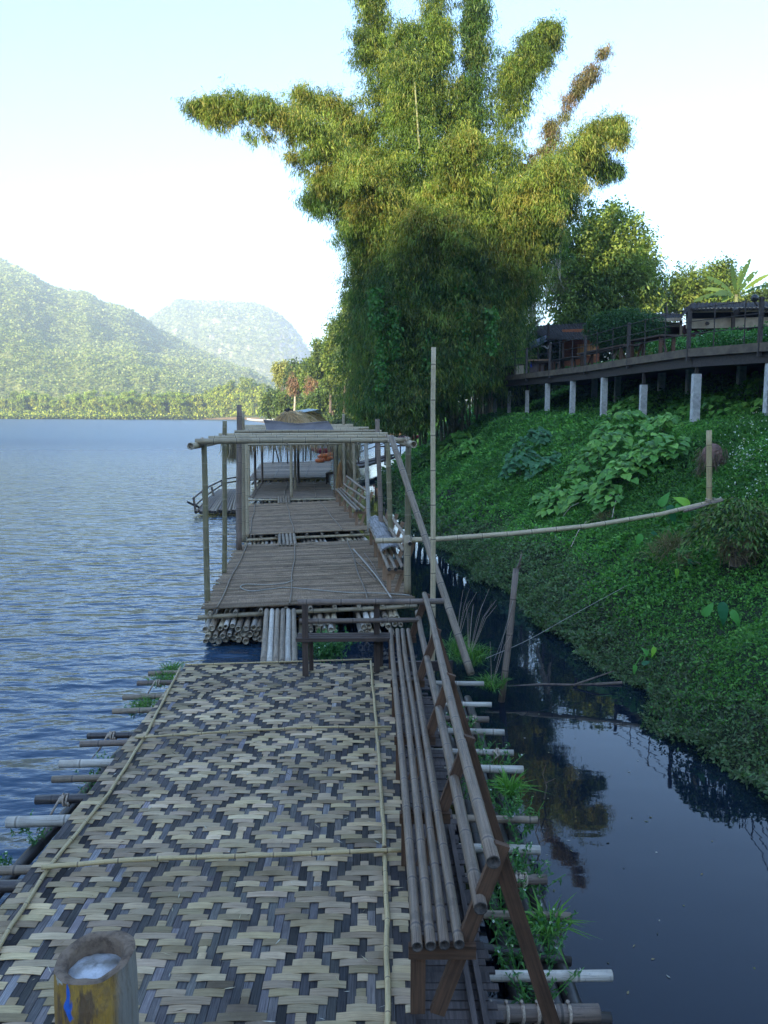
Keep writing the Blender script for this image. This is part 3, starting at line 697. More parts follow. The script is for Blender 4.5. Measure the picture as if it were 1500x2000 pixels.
for (u, Y, tv, pk, lab) in fc:
    p = PY(u, 812, Y); H = (PY(u, tv - 6, Y).z - 1.5); h0 = (17, 15, 20)[pk]; s_ = H / h0
    loc = (p.x, Y, 1.6)
    if pk not in used:
        used.add(pk); o = protos[pk]; o.location = loc; o.rotation_euler = (0, 0, random.uniform(0, 6)); o.scale = (s_ * 1.15, s_ * 1.15, s_); o['label'] = lab
    else: clone(protos[pk], None, loc, random.uniform(0, 6), (s_ * random.uniform(1, 1.3), s_ * 1.1, s_), lab)
# undergrowth on the far banks
n = 26000; u = RNG.uniform(-60, 545, n); Y = RNG.uniform(0, 1, n); P = []; 
for j in range(n):
    yy = 447 + (230 - u[j]) * .11 * (u[j] < 230) + Y[j] * 25; p = PY(u[j], 812, yy); P.append((p.x, yy, .8 + RNG.uniform(0, 3.2) * (.3 + Y[j])))
leaves('far_undergrowth', P, RNG.normal(size=(n, 3)) + [0, 0, .4], 1.5, .9, mixcol(n, YG + [(.05, .08, .02)] * 2), M['leaf'], kind='stuff', label='bushes and grass along the far shoreline', cat='undergrowth')
n = 60000; P = []; 
uu = RNG.uniform(575, 870, n); yy = 133.5 + RNG.uniform(0, 1, n) ** 1.3 * 55
xx = (uu - 750) / 1625 * yy; z0 = np.interp(yy - 133, [0, 3, 7, 16, 36, 60], [.9, 1.6, 2.5, 4.2, 6.4, 7.5]); kk = .8 + .3 * np.sin(uu * .05)
zz = z0 * np.where(uu > 700, .75, 1) * kk + RNG.uniform(-.6, .7, n)
leaves('upstream_weeds', np.stack([xx, yy, np.maximum(zz, 1.0)], 1), RNG.normal(size=(n, 3)) + [0, 0, .5], .7, .30, mixcol(n, [(.06, .11, .03), (.09, .15, .035), (.13, .18, .05), (.04, .07, .02)]), M['leaf'], kind='stuff', label='tangled green weeds on the upstream bank', cat='weeds')
# solid weedy mound beneath them
bm = B(); vs = []; xs = np.linspace(-25, 12, 50); yo = [0, 1.5, 4, 8, 16, 36, 70]; zo = [-.5, .9, 1.5, 2.3, 3.8, 6.0, 7.0]
for x in xs:
    y0 = 133.5 + max(0, (-x - 8)) * 3.4
    for a, b_ in zip(yo, zo): vs.append((x, y0 + a, b_ * (.75 if x > -3 else 1) + .5 * mn.noise(Vector((x * .4, a * .3, 5))) * (b_ > 0)))
k = len(yo); bm.add(vs, [(i * k + j, (i + 1) * k + j, (i + 1) * k + j + 1, i * k + j + 1) for i in range(len(xs) - 1) for j in range(k - 1)])
part('upstream_slope', bm, farsoil(), smooth=True, kind='structure', label='brown and green upstream river bank', cat='ground', org=(0, 0, 0))

# ------------------------------------------------------------------ ground cover of the near bank
def cover():
    # small leaved creeping weeds, in three distance belts
    belts = [(4.5, 12, 150000, .050), (12, 22, 120000, .075), (22, 44, 70000, .14), (44, 120, 26000, .38)]
    acc = []
    for (y0, y1, n, L) in belts:
        yy = y0 + (y1 - y0) * RNG.random(n); dmax = np.interp(yy, [4, 12, 25, 44, 120], [7.5, 8.5, 11, 12, 16])
        dd = -.12 - .16 * RNG.random(n) * (1 + np.sin(yy * 2.3)) + (dmax + .12) * RNG.random(n) ** 1.15
        xx = np.array([shore(y) for y in yy]) + dd
        zz = np.array([bank_z(x, y) for x, y in zip(xx, yy)]); zz = np.maximum(zz, 0.0)
        # hummocky height of the cover
        hum = np.array([mn.noise(Vector((x * 1.7, y * 1.7, 7))) + .6 * mn.noise(Vector((x * 5, y * 5, 1))) for x, y in zip(xx, yy)])
        hgt = np.clip(.14 + .22 * hum, .02, .36) * (1 if y0 < 40 else 2)
        f = RNG.random(n) ** .5
        P = np.stack([xx, yy, zz + hgt * f + L * .2], 1)
        D = RNG.normal(size=(n, 3)) * .8; D[:, 2] += .25; D[:, 0] -= .35
        # patches of species by place
        pa = np.array([mn.noise(Vector((x * .45, y * .45, 20))) for x, y in zip(xx, yy)])
        cg = mixcol(n, [(.085, .25, .05), (.12, .32, .06), (.17, .38, .075), (.06, .18, .04)], .25)
        cb = mixcol(n, [(.085, .17, .065), (.12, .21, .08), (.08, .11, .055), (.14, .19, .09)], .25)
        low = np.clip(1.0 - dd / 1.5, 0, 1) + pa * .5 + RNG.normal(size=n) * .15 > .6
        col = np.where(low[:, None], cb, cg) * (1 + .45 * pa[:, None])
        acc.append((P, D, L * RNG.uniform(.6, 1.4, n), L * .5 * RNG.uniform(.7, 1.3, n), col))
    C, D, L, W_, col = gather(acc)
    leaves('bank_weeds', C, D, L, W_, col, M['leaf'], kind='stuff', label='dense small leaved weeds covering the near river bank', cat='weeds', org=(0, 0, 0))
    # finer grass blades on the middle slope
    n = 90000; yy = 12 + 26 * RNG.random(n); dd = 1.5 + RNG.random(n) * 5.5; xx = np.array([shore(y) for y in yy]) + dd
    zz = np.array([bank_z(x, y) for x, y in zip(xx, yy)])
    D = RNG.normal(size=(n, 3)) * .45; D[:, 2] += .9; D[:, 0] -= .2
    leaves('bank_grass', np.stack([xx, yy, zz + .05], 1), D, .22 * RNG.uniform(.6, 1.3, n), .014 + .0006 * yy, mixcol(n, [(.09, .24, .055), (.12, .28, .06), (.07, .19, .05)]), M['leaf'], droop=.4, kind='stuff', label='fine green grass on the middle of the slope', cat='grass', org=(0, 0, 0))
    # little white flowers near the right edge
    n = 420; P = []
    while len(P) < n:
        u = random.gauss(1465, 35); v = random.gauss(900, 50); p = on_bank(u, v)
        if p: P.append((p.x, p.y, p.z + random.uniform(.12, .3)))
    leaves('white_flowers', P, RNG.normal(size=(n, 3)), .035, .035, mixcol(n, [(.75, .78, .70)]), M['leaf'], kind='stuff', label='tiny white flowers scattered in the weeds', cat='flowers', org=(0, 0, 0))
def on_bank(u, v, y0=4, y1=60):
    prev = None; y = y0
    while y < y1:
        p = PY(u, v, y)
        if p.z < bank_z(p.x, y, False): return Vector((p.x, y, bank_z(p.x, y)))
        y += .1
    return None
cover()

# larger leafy plants on the slope
def leaf_blade(b_, base, d, up, L, W_, col, lobes=0, fold=.12):
    d = Vector(d).normalized(); s_ = d.cross(Vector(up)).normalized(); u2 = s_.cross(d)
    if lobes: out = [(.0, .0), (-.12, .28), (.10, .50), (.28, .36), (.42, .46), (.62, .30), (1.0, .0)]
    else: out = [(.0, .0), (-.10, .22), (.06, .42), (.30, .46), (.62, .30), (1.0, .0)]
    C_ = [base + d * (a * L) for a, _ in out]; n = len(out)
    V = [base + d * (a * L) - u2 * (a * a * L * .25) for a, _ in out]
    Rr = [base + d * (a * L) + s_ * (w_ * W_) + u2 * (w_ * W_ * fold * 2 - a * a * L * .3) for a, w_ in out]
    Ll = [base + d * (a * L) - s_ * (w_ * W_) + u2 * (w_ * W_ * fold * 2 - a * a * L * .3) for a, w_ in out]
    vs = V + Rr + Ll; fs = []
    for i in range(n - 1):
        fs.append((i, i + n, i + 1 + n, i + 1)); fs.append((i + 1, i + 1 + 2 * n, i + 2 * n, i))
    b_.add(vs, fs, col=col)
LEAFM = leafmat('broad_leaf', .22, .45)
def shrub(lst, label, cols, L=.20, per=1.0, name='leafy_shrub', seed=0):
    """lst: (u, v, radius px, height m) mounds of broad lobed leaves"""
    bb = B(); stl = []; root = None
    for (u, v, r, h) in lst:
        g = on_bank(u, v + r * .5)
        if g is None: continue
        if root is None: root = g.copy()
        rad = r / 1600 * g.y; n = int(per * 75 * (rad / L) ** 2 * .16 + 8)
        for i in range(3):
            stems = B(); stl.append(stems); a = random.uniform(0, 6.28); e = g + Vector((math.cos(a) * rad * .6, math.sin(a) * rad * .6, h * .8)); stems.tube([g - Vector((0, 0, .1)), g.lerp(e, .5) + Vector((0, 0, .1)), e], .012, .006, 5)
        for i in range(n):
            a = random.uniform(0, 2 * math.pi); q = random.random() ** .55; x = math.cos(a) * q * rad; y = math.sin(a) * q * rad
            zz = bank_z(g.x + x, g.y + y) + h * math.sqrt(max(0, 1 - q * q)) * random.uniform(.55, 1) + .22
            dd = Vector((math.cos(a) * .7 + random.uniform(-.6, .6) - .3, math.sin(a) * .7 + random.uniform(-.6, .6) - .4, random.uniform(-.6, .05)))
            l = L * random.uniform(.6, 1.15); leaf_blade(bb, Vector((g.x + x, g.y + y, zz)), dd, (random.uniform(-.3, .1), random.uniform(-.5, 0), 1), l, l * .95, jit(random.choice(cols), .2), 1)
    T = thing(name, root, label, 'shrub')
    part('foliage', bb, LEAFM, T)
    for q in stl: part('stem', q, M['bark'], T)
    return T
SH = [(.10, .27, .045), (.14, .33, .055), (.08, .21, .04), (.19, .38, .07)]
shrub([(1235, 800, 42, .5), (1200, 850, 55, .6), (1165, 900, 60, .6), (1210, 930, 60, .55), (1260, 900, 50, .5), (1150, 960, 45, .35), (1290, 840, 38, .4), (1100, 970, 42, .3), (1060, 975, 26, .2), (1190, 985, 30, .3), (1310, 900, 30, .35)], 'largest sprawling broad leaved shrub in the middle of the slope', SH)
shrub([(1030, 885, 42, .7), (1015, 915, 35, .5), (1060, 920, 30, .4)], 'blue green broad leaved shrub left of the sprawling one', [(.06, .18, .07), (.05, .15, .06), (.08, .21, .08)])
shrub([(870, 845, 34, .8), (885, 870, 32, .6), (850, 885, 30, .5), (915, 880, 22, .4)], 'rounded broad leaved bush behind the tall thin pole', SH, L=.24)
shrub([(1390, 805, 30, .4), (1430, 815, 28, .35), (1340, 815, 26, .3)], 'low patch of broad leaves under the terrace at the right', SH)
shrub([(1485, 770, 26, .6), (1495, 800, 22, .4)], 'broad leaves climbing the concrete post at the right edge', SH, L=.16)

def taro(u, v, lv, label):
    g = on_bank(u, v) + Vector((0, 0, .12)); T = thing('taro_plant', g, label, 'plant', 'taro plants on the slope')
    for (lu, lvv, L, col, ang) in lv:
        Y = g.y - .32; t_ = PY(lu, lvv, Y); b_ = B(); b_.tube([g, g.lerp(t_, .6) + Vector((0, .05, .08)), t_], .009, .006, 6, col=(.5, .9, .4))
        part('stem', b_, LEAFM2, T)
        b_ = B(); leaf_blade(b_, t_, (math.cos(ang), -.25, math.sin(ang)), (.15, -1, .5), L, L * .6, col, 0, .05); part('leaf', b_, LEAFM, T)
LEAFM2 = plain('plant_stalk', (.16, .30, .08), (.10, .2, .05), 20)
LT = (.25, .52, .06); MG = (.10, .33, .07); DG = (.035, .16, .07)
taro(1330, 1030, [(1345, 985, .30, LT, 2.6), (1340, 1000, .30, MG, -1.5), (1290, 985, .26, MG, 1.0), (1308, 990, .34, DG, -1.2), (1325, 985, .22, MG, -1.7)], 'taro plant with one bright yellow green leaf by the long pole')
taro(1255, 1090, [(1250, 1045, .24, MG, -1.7), (1275, 1040, .2, DG, -1.0)], 'two leaved taro below the long pole')
taro(1408, 1240, [(1375, 1200, .2, MG, 1.0), (1410, 1180, .28, DG, -1.4), (1430, 1195, .22, MG, -1.0)], 'taro with three upright leaves lower on the slope at the right')
taro(1325, 1130, [(1322, 1112, .14, LT, -1.5), (1345, 1095, .14, DG, -.4)], 'small taro with a narrow pale leaf in the middle weeds')
taro(1275, 1310, [(1278, 1265, .13, LT, -1.8), (1265, 1278, .12, MG, 2.2), (1240, 1300, .12, MG, -1.6), (1255, 1296, .11, DG, .4)], 'cluster of small yellow green taro leaves near the water')

def dry_tuft(u, v, n, L, label):
    g = on_bank(u, v); a = RNG.uniform(0, 6.28, n); P = np.stack([g.x + np.cos(a) * .12, g.y + np.sin(a) * .12, np.full(n, g.z + .12)], 1)
    D = RNG.normal(size=(n, 3)) * .6; D[:, 2] += .55; D[:, 1] -= .3
    leaves('dry_grass_tuft', P, D, L * RNG.uniform(.5, 1.2, n), .010, mixcol(n, [(.34, .27, .16), (.22, .17, .10), (.16, .18, .07)]), M['leaf'], droop=.3, label=label, cat='grass tuft', group='dry grass tufts on the slope')
dry_tuft(1180, 1028, 160, .34, 'dry tuft hanging below the middle of the long pole')
dry_tuft(1310, 1090, 260, .5, 'wide straw coloured tuft left of the ferny bush')
dry_tuft(1290, 1105, 150, .4, 'smaller straw tuft at the foot of the wide one')
dry_tuft(1340, 1130, 120, .35, 'thin green and straw tuft just below the taro')
for (a, b_, lab) in (((1115, 1090), (1142, 1052), 'short dead stick leaning on the slope under the long pole'), ((1172, 1015), (1196, 988), 'pale dead stick below the sprawling shrub'), ((1100, 1020), (1128, 1010), 'flat dead stick lying in the weeds'), ((1195, 1030), (1204, 1000), 'upright dead twig beside the dry tuft')):
    g0, g1 = on_bank(*a), on_bank(*b_); q = B(); q.tube([g0 + Vector((0, 0, .15)), g0.lerp(g1, .5) + Vector((0, 0, .3)), g1 + Vector((0, -.1, .35))], .010, .005, 6)
    part('dead_stick', q, M['paleb'], label=lab, cat='stick', group='dead sticks on the slope')
n = 46; P = [tuple(PZ(random.choice((random.gauss(1075, 30), random.gauss(1230, 60), random.uniform(1050, 1480))), random.uniform(1350, 1960), .004)) for _ in range(n)]
D = RNG.normal(size=(n, 3)); D[:, 2] = 0
leaves('floating_leaves', P, D, RNG.uniform(.015, .05, n), RNG.uniform(.008, .02, n), mixcol(n, [(.35, .28, .15), (.2, .2, .1), (.45, .42, .35)]), M['leaf'], droop=0, kind='stuff', label='fallen leaves and specks floating on the calm channel', cat='leaves')
def fern_bush():
    g = on_bank(1440, 1125) + Vector((0, 0, .2)); T = thing('potted_bush', g, 'ferny dark bush growing from a clump of dead straw', 'bush')
    n = 3000; a = RNG.uniform(0, 6.28, n); q = np.sqrt(RNG.random(n)); h = .75 * np.sqrt(np.maximum(0, 1 - q * q)) * RNG.uniform(.5, 1, n)
    P = np.stack([g.x + np.cos(a) * q * .75, g.y + np.sin(a) * q * .6, g.z + .15 + h], 1)
    D = np.stack([np.cos(a), np.sin(a), -.35 + RNG.normal(size=n) * .3], 1) + RNG.normal(size=(n, 3)) * .6
    leaves('foliage', P, D, .085, .032, mixcol(n, [(.12, .22, .055), (.18, .29, .07), (.14, .15, .05), (.04, .08, .03)]), M['leaf'], T, droop=.3)
    n = 500; a = RNG.uniform(0, 6.28, n); P = np.stack([g.x + np.cos(a) * .22, g.y + np.sin(a) * .2, g.z + RNG.uniform(.05, .3, n)], 1)
    leaves('straw', P, RNG.normal(size=(n, 3)) - [0, 0, .4], .2, .012, mixcol(n, [(.30, .22, .13), (.18, .13, .08)]), M['leaf'], T)
    b_ = B(); b_.tube([g - Vector((0, 0, .1)), g + Vector((0, 0, .18))], .12, .14, 12); part('root_ball', b_, M['bark'], T)
fern_bush()
def stump():
    g = on_bank(1390, 925) + Vector((0, 0, .12)); T = thing('tree_stump', g, 'reddish brown stump wrapped in dry roots behind the bamboo stake', 'stump')
    b_ = B(); V = []; n, m_ = 20, 12; c = g + Vector((0, 0, .32))
    for j in range(m_ + 1):
        ph = -math.pi / 2 + math.pi * j / m_
        for i in range(n):
            a = 2 * math.pi * i / n; r = .17 * math.cos(ph) * (1 + .16 * math.sin(5 * a + j) + .1 * random.random()) + .002
            V.append(c + Vector((math.cos(a) * r, math.sin(a) * r, math.sin(ph) * .23)))
    b_.add(V, [(j * n + i, j * n + (i + 1) % n, (j + 1) * n + (i + 1) % n, (j + 1) * n + i) for j in range(m_) for i in range(n)])
    part('root_ball', b_, plain('stump_bark', (.24, .13, .10), (.11, .07, .055), 9, bs=.8, bd=.03), T)
    n = 420; a = RNG.uniform(0, 6.28, n); P = np.stack([g.x + np.cos(a) * .22, g.y + np.sin(a) * .22, g.z + RNG.uniform(.0, .5, n)], 1)
    leaves('dry_root', P, np.stack([np.cos(a) * .3, np.sin(a) * .3, -np.ones(n)], 1) + RNG.normal(size=(n, 3)) * .3, .22, .01, mixcol(n, [(.26, .19, .13), (.14, .10, .07)]), M['leaf'], T)
stump()
# ------------------------------------------------------------------ rafts
DZ = .55
def Q(c, s_, t_, z=DZ):
    a = Vector(c[0]).lerp(Vector(c[1]), s_); b_ = Vector(c[3]).lerp(Vector(c[2]), s_); p = a.lerp(b_, t_); return Vector((p.x, p.y, z))
def rope_wrap(b_, p, axis, r, turns=3, w=.011, pitch=.022):
    axis = Vector(axis).normalized(); x = axis.cross(Vector((0, 0, 1))).normalized(); y = x.cross(axis); pts = []
    for i in range(turns * 10 + 1):
        a = i / 10 * 2 * math.pi; pts.append(Vector(p) + axis * (i / 10 * pitch + .004 * math.sin(i)) + (x * math.cos(a) + y * math.sin(a)) * (r + w))
    b_.tube(pts, w, w, 6)
def pole(name, a, b, r0, r1, m, parent=None, node=.3, n=12, hollow=True, sag=0, end='cut', col=(1, 1, 1), bulge=.05, **kw):
    a, b = Vector(a), Vector(b); b_ = B(); k = 6 if sag or True else 2
    L = (b - a).length; pts = []
    w1, w2 = random.uniform(-1, 1) * L * .0022, random.uniform(-1, 1) * L * .0022
    for i in range(k + 1):
        s_ = i / k; p = a.lerp(b, s_); p = p + Vector((w1 * math.sin(s_ * 5), w1 * math.sin(s_ * 4 + 1), w2 * math.sin(s_ * 4.5))) * (1 if 0 < i < k else 0) - Vector((0, 0, sag * 4 * s_ * (1 - s_))); pts.append(p)
    b_.tube(pts, r0, r1, n, node, hollow, 0, 1, col, bulge=bulge)
    return part(name, b_, [M[m], M[end]], parent, smooth=True, **kw)

# ---- the woven-mat raft
MC = [Vector((-2.35, .9, 0)), Vector((.20, .9, 0)), Vector((.085, 9.86, 0)), Vector((-2.42, 9.82, 0))]
T1 = thing('bamboo_raft', (-1.1, 5.4, 0), 'nearest raft, floored with a black and tan diamond woven mat', 'raft', 'bamboo rafts')
def woven_mat():
    nc, nr = 50, 149; warp, weft, dk, lt = B(), B(), None, None
    bb = B()
    for i in range(nc):
        tone = random.uniform(.7, 2.0); t0 = 0
        while t0 < 1:
            t1 = min(1, t0 + random.uniform(.06, .3)); k = tone * random.uniform(.75, 1.25) * (1 - .8 * mn.noise(Vector((i * .11, t0 * 10, 4))))
            if random.random() < .16: k *= random.uniform(1.6, 2.6)
            col = (k * random.uniform(1.0, 1.12), k, k * random.uniform(.84, 1.0))
            s0, s1 = (i + .03) / nc, (i + .97) / nc
            bb.hexa([Q(MC, s0, t0, DZ - .004), Q(MC, s0, t1, DZ - .004), Q(MC, s1, t1, DZ - .004), Q(MC, s1, t0, DZ - .004), Q(MC, s0, t0, DZ), Q(MC, s0, t1, DZ), Q(MC, s1, t1, DZ), Q(MC, s1, t0, DZ)], 1, col)
            t0 = t1
    rows = []
    for j in range(nr):
        jj = (j + 2) % 11; on = []
        for i in range(nc):
            best = False
            for (cx, cy) in ((2, 0), (14, 0), (26, 0), (38, 0), (50, 0), (-4, 5), (8, 5), (20, 5), (32, 5), (44, 5), (56, 5)):
                dy = abs(jj - cy); dy = min(dy, 11 - dy); dx = abs(i - cx); k = dx + dy
                if 2 <= k <= 4: best = True
                if dx == 0 and k == 5 and random.random() < .35: best = True
                if k == 5 and random.random() < .05: best = True
            if random.random() < .006: best = not best
            on.append(best)
        i = 0; rt = random.uniform(.85, 1.15)
        while i < nc:
            if on[i]:
                k = i
                while k < nc and on[k]: k += 1
                pieces = [(i, k)]
                for (a, b_) in pieces:
                    ja, jb = random.uniform(-.22, .16), random.uniform(-.16, .22); sk = random.uniform(-.06, .06)
                    s0, s1 = max(0, (a + ja) / nc), min(1 + random.uniform(-.004, .012), (b_ + jb) / nc)
                    hw = random.uniform(.46, .52); tc_ = (j + .5) / nr; n = 4; V = []; uvs = []; r = random.random() * 30
                    x0 = Q(MC, s0, tc_); x1 = Q(MC, s1, tc_); Lr = (x1 - x0).length
                    for q in range(n + 1):
                        f = q / n; s_ = s0 + (s1 - s0) * f; z = DZ + .0035 + (j % 2) * .0012 + .0065 * math.sin(math.pi * f) * min(1, Lr / .2) + random.uniform(0, .001)
                        bow = .10 * math.sin(math.pi * f) * random.uniform(-.5, 1)
                        V += [Q(MC, s_, tc_ - hw / nr + (sk * (f - .5)) / nr, z), Q(MC, s_, tc_ + hw / nr + (sk * (f - .5) + bow * .2) / nr, z)]
                    fs = [(2 * q, 2 * q + 2, 2 * q + 3, 2 * q + 1) for q in range(n)]
                    uv = [[(r, Lr * q / n), (r, Lr * (q + 1) / n), (r + .058, Lr * (q + 1) / n), (r + .058, Lr * q / n)] for q in range(n)]
                    # lower lip, so each strip has an edge
                    V2 = [v - Vector((0, 0, .003)) for v in V]; o = len(V); V += V2
                    fs += [(2 * q, o + 2 * q, o + 2 * q + 2, 2 * q + 2) for q in range(n)] + [(0, 1, o + 1, o), (2 * n, o + 2 * n, o + 2 * n + 1, 2 * n + 1)]
                    uv += [[(r, 0)] * 4] * (n + 2)
                    kk = rt * random.uniform(.66, 1.25) * (1 + .5 * mn.noise(Vector((a * .11, j * .07, 4))) + .3 * mn.noise(Vector((a * .4, j * .3, 9))))
                    if random.random() < .06: kk *= .62
                    bb.add(V, fs, uv, 0, (kk, kk * random.uniform(.95, 1.02), kk * random.uniform(.86, 1.05)))
                i = k
            else: i += 1
    return part('woven_mat', bb, [M['matlight'], M['matdark']], T1)
woven_mat()
# scraps of straw and dry leaf lying on the mat
n = 260; X = RNG.uniform(-2.3, .1, n); Y = RNG.uniform(3.4, 9.7, n)
D = RNG.normal(size=(n, 3)); D[:, 2] = .02
leaves('litter', np.stack([X, Y, np.full(n, DZ + .018)], 1), D, RNG.uniform(.02, .09, n), RNG.uniform(.003, .009, n), mixcol(n, [(.5, .42, .28), (.25, .18, .1), (.55, .52, .46), (.12, .09, .06)]), M['leaf'], droop=0, kind='stuff', label='scraps of straw and dry leaf scattered on the mat', cat='litter')
# laths nailed over the mat
def lath(pts, r, m='strip', parent=T1):
    b_ = B(); P = []
    for i in range(len(pts) - 1):
        for q in range(5): P.append(Vector(pts[i]).lerp(Vector(pts[i + 1]), q / 5) + Vector((random.uniform(-.006, .006), random.uniform(-.006, .006), 0)))
    P.append(Vector(pts[-1])); b_.tube(P, r, r * .92, 8, .26, bulge=.12); part('lath', b_, [M[m], M['cut']], parent, smooth=True)
zl = DZ + .022
lath([PZ(-60, 1945, zl), PZ(0, 1842, zl), PZ(98, 1690, zl), PZ(213, 1550, zl), PZ(290, 1425, zl), PZ(352, 1303, zl)], .014)
lath([PZ(757, 2080, zl), PZ(756, 1830, zl), PZ(752, 1665, zl)], .016); lath([PZ(751, 1655, zl), PZ(742, 1500, zl), PZ(735, 1420, zl), PZ(724, 1291, zl)], .015)
lath([PZ(80, 1693, zl + .028), PZ(270, 1678, zl + .028), PZ(500, 1670, zl + .028), PZ(786, 1660, zl + .028)], .017)
lath([PZ(262, 1440, zl + .028), PZ(450, 1428, zl + .028), PZ(600, 1420, zl + .028), PZ(765, 1419, zl + .028)], .012)
lath([PZ(361, 1298, DZ + .03), PZ(560, 1292, DZ + .03), PZ(726, 1287, DZ + .03)], .011)
# support under the mat and the dark lengthwise floats
for i, x in enumerate([-2.95, -2.85, -2.74, -2.66, -2.55, -2.46]):
    z = random.uniform(.08, .22) + i * .012
    pole('float_pole', (x - .05, .2, z), (x + .36 + random.uniform(-.05, .05), 9.9 + random.uniform(-.5, .2), z), .055, .045, 'dark', T1, .34)
for i, x in enumerate([.80, .92, 1.02, 1.12]):
    pole('float_pole', (x + .05, .6, .10 + .03 * (i % 2)), (x - .10, 10.2 + random.uniform(-.5, .3), .10 + .03 * (i % 2)), .055, .048, 'dark', T1, .34)
for i in range(8):
    pole('float_pole', (-2.3 + i * .4, .3, .12), (-2.35 + i * .4, 9.9 + random.uniform(-.3, .2), .12), .06, .05, 'dark', T1, .34, n=8)
LP = [(290, 1315, 8, 'grey'), (268, 1334, 10, 'brown'), (240, 1362, 7, 'grey'), (220, 1389, 11, 'grey'), (171, 1437, 11, 'dark'), (157, 1453, 10, 'brown'), (116, 1492, 16, 'pale'), (102, 1522, 11, 'grey'), (70, 1562, 18, 'dark'), (14, 1606, 22, 'pale'), (-60, 1702, 18, 'grey'), (-95, 1735, 24, 'dark')]
for (u, v, wpx, m) in LP:
    p = PZ(u, v, .36); r = max(.032, wpx * p.y / 1540 / 2)
    o = pole('cross_pole', p, (p.x + 1.35, p.y + .05, .38), r, r * .95, m, T1, .38)
    if m == 'dark' or (m == 'brown' and v < 1400):
        b_ = B(); rope_wrap(b_, p + Vector((.22, 0, 0)), (1, .04, 0), r, 3, .009); b_.tube([p + Vector((.22, -.02, r)), p + Vector((.15, -.1, -.1)), p + Vector((.05, -.14, -.22)), p + Vector((.2, -.12, -.2))], .010, .008, 6)
        part('rope', b_, M['rope'], o, smooth=True)
RP = [(945, 1335, 10, 'pale', 0), (960, 1376, 9, 'pale', 0), (955, 1405, 13, 'brown', 2), (985, 1430, 13, 'pale', 0), (1003, 1470, 11, 'pale', 2), (1022, 1503, 16, 'pale', 0), (1050, 1601, 14, 'grey', 0), (1055, 1660, 19, 'pale', 0), (1068, 1718, 21, 'brown', 4), (1115, 1791, 16, 'grey', 0), (1115, 1878, 20, 'dark', 0), (1195, 1905, 23, 'pale', 0), (1170, 1978, 36, 'brown', 7), (1192, 1992, 30, 'dark', 0)]
for (u, v, wpx, m, tr) in RP:
    p = PZ(u, v, .33 if m != 'dark' else .17); r = max(.030, wpx * p.y / 1530 / 2 * .95)
    o = pole('cross_pole', p, (p.x - 1.15, p.y + (.03 if u < 1150 else -.02), .34), r, r * .95, m, T1, .38)
    if tr:
        b_ = B()
        if tr == 7:
            for q in range(6): rope_wrap(b_, p - Vector((.16 + q * .085, 0, 0)), (-1, 0, 0), r, 1, .010, .02)
        else: rope_wrap(b_, p - Vector((.14, 0, 0)), (-1, 0, 0), r, tr, .009); b_.tube([p - Vector((.2, .02, -r)), p + Vector((-.16, -r - .03, 0)), p + Vector((-.22, -r - .02, -.08))], .012, .01, 6)
        part('rope', b_, M['rope'], o, smooth=True)
# slatted footway beneath the bench
b_ = B(); y = .9
while y < 9.8:
    wd = random.uniform(.045, .085); xr = .66 - .015 * y + random.uniform(-.04, .05)
    c = jit((1, 1, 1), .3); z = DZ - .10 + random.uniform(-.006, .006); x0 = .10 - (y * .008)
    if random.random() > .05: b_.hexa([(x0, y, z), (x0, y + wd, z), (xr, y + wd, z), (xr, y, z), (x0, y, z + .014), (x0, y + wd, z + .014), (xr, y + wd, z + .014), (xr, y, z + .014)], 0, c)
    y += wd + random.uniform(.004, .012)
part('footway', b_, M['slatdark'], T1)
for a, c in (((.50, 1.0, DZ - .062), (.40, 9.6, DZ - .062)), ((.56, 1, DZ - .062), (.50, 6, DZ - .062))):
    b_ = B(); b_.bar(a, c, .03, .03); part('lath', b_, M['slatdark'], T1)
b_ = B(); b_.bar((.12, 9.92, DZ - .06), (.85, 9.98, DZ - .06), .03, .12); b_.bar((.10, 10.06, DZ - .07), (.72, 10.1, DZ - .07), .1, .05); part('end_board', b_, M['slatdark'], T1)
pole('edge_pole', (-2.4, 9.9, .42), (.2, 9.95, .42), .04, .04, 'grey', T1)
for i in range(5): pole('bearer', (-2.45, 1 + i * 2.1, .46), (.15, 1 + i * 2.1, .46), .04, .04, 'dark', T1, n=8)

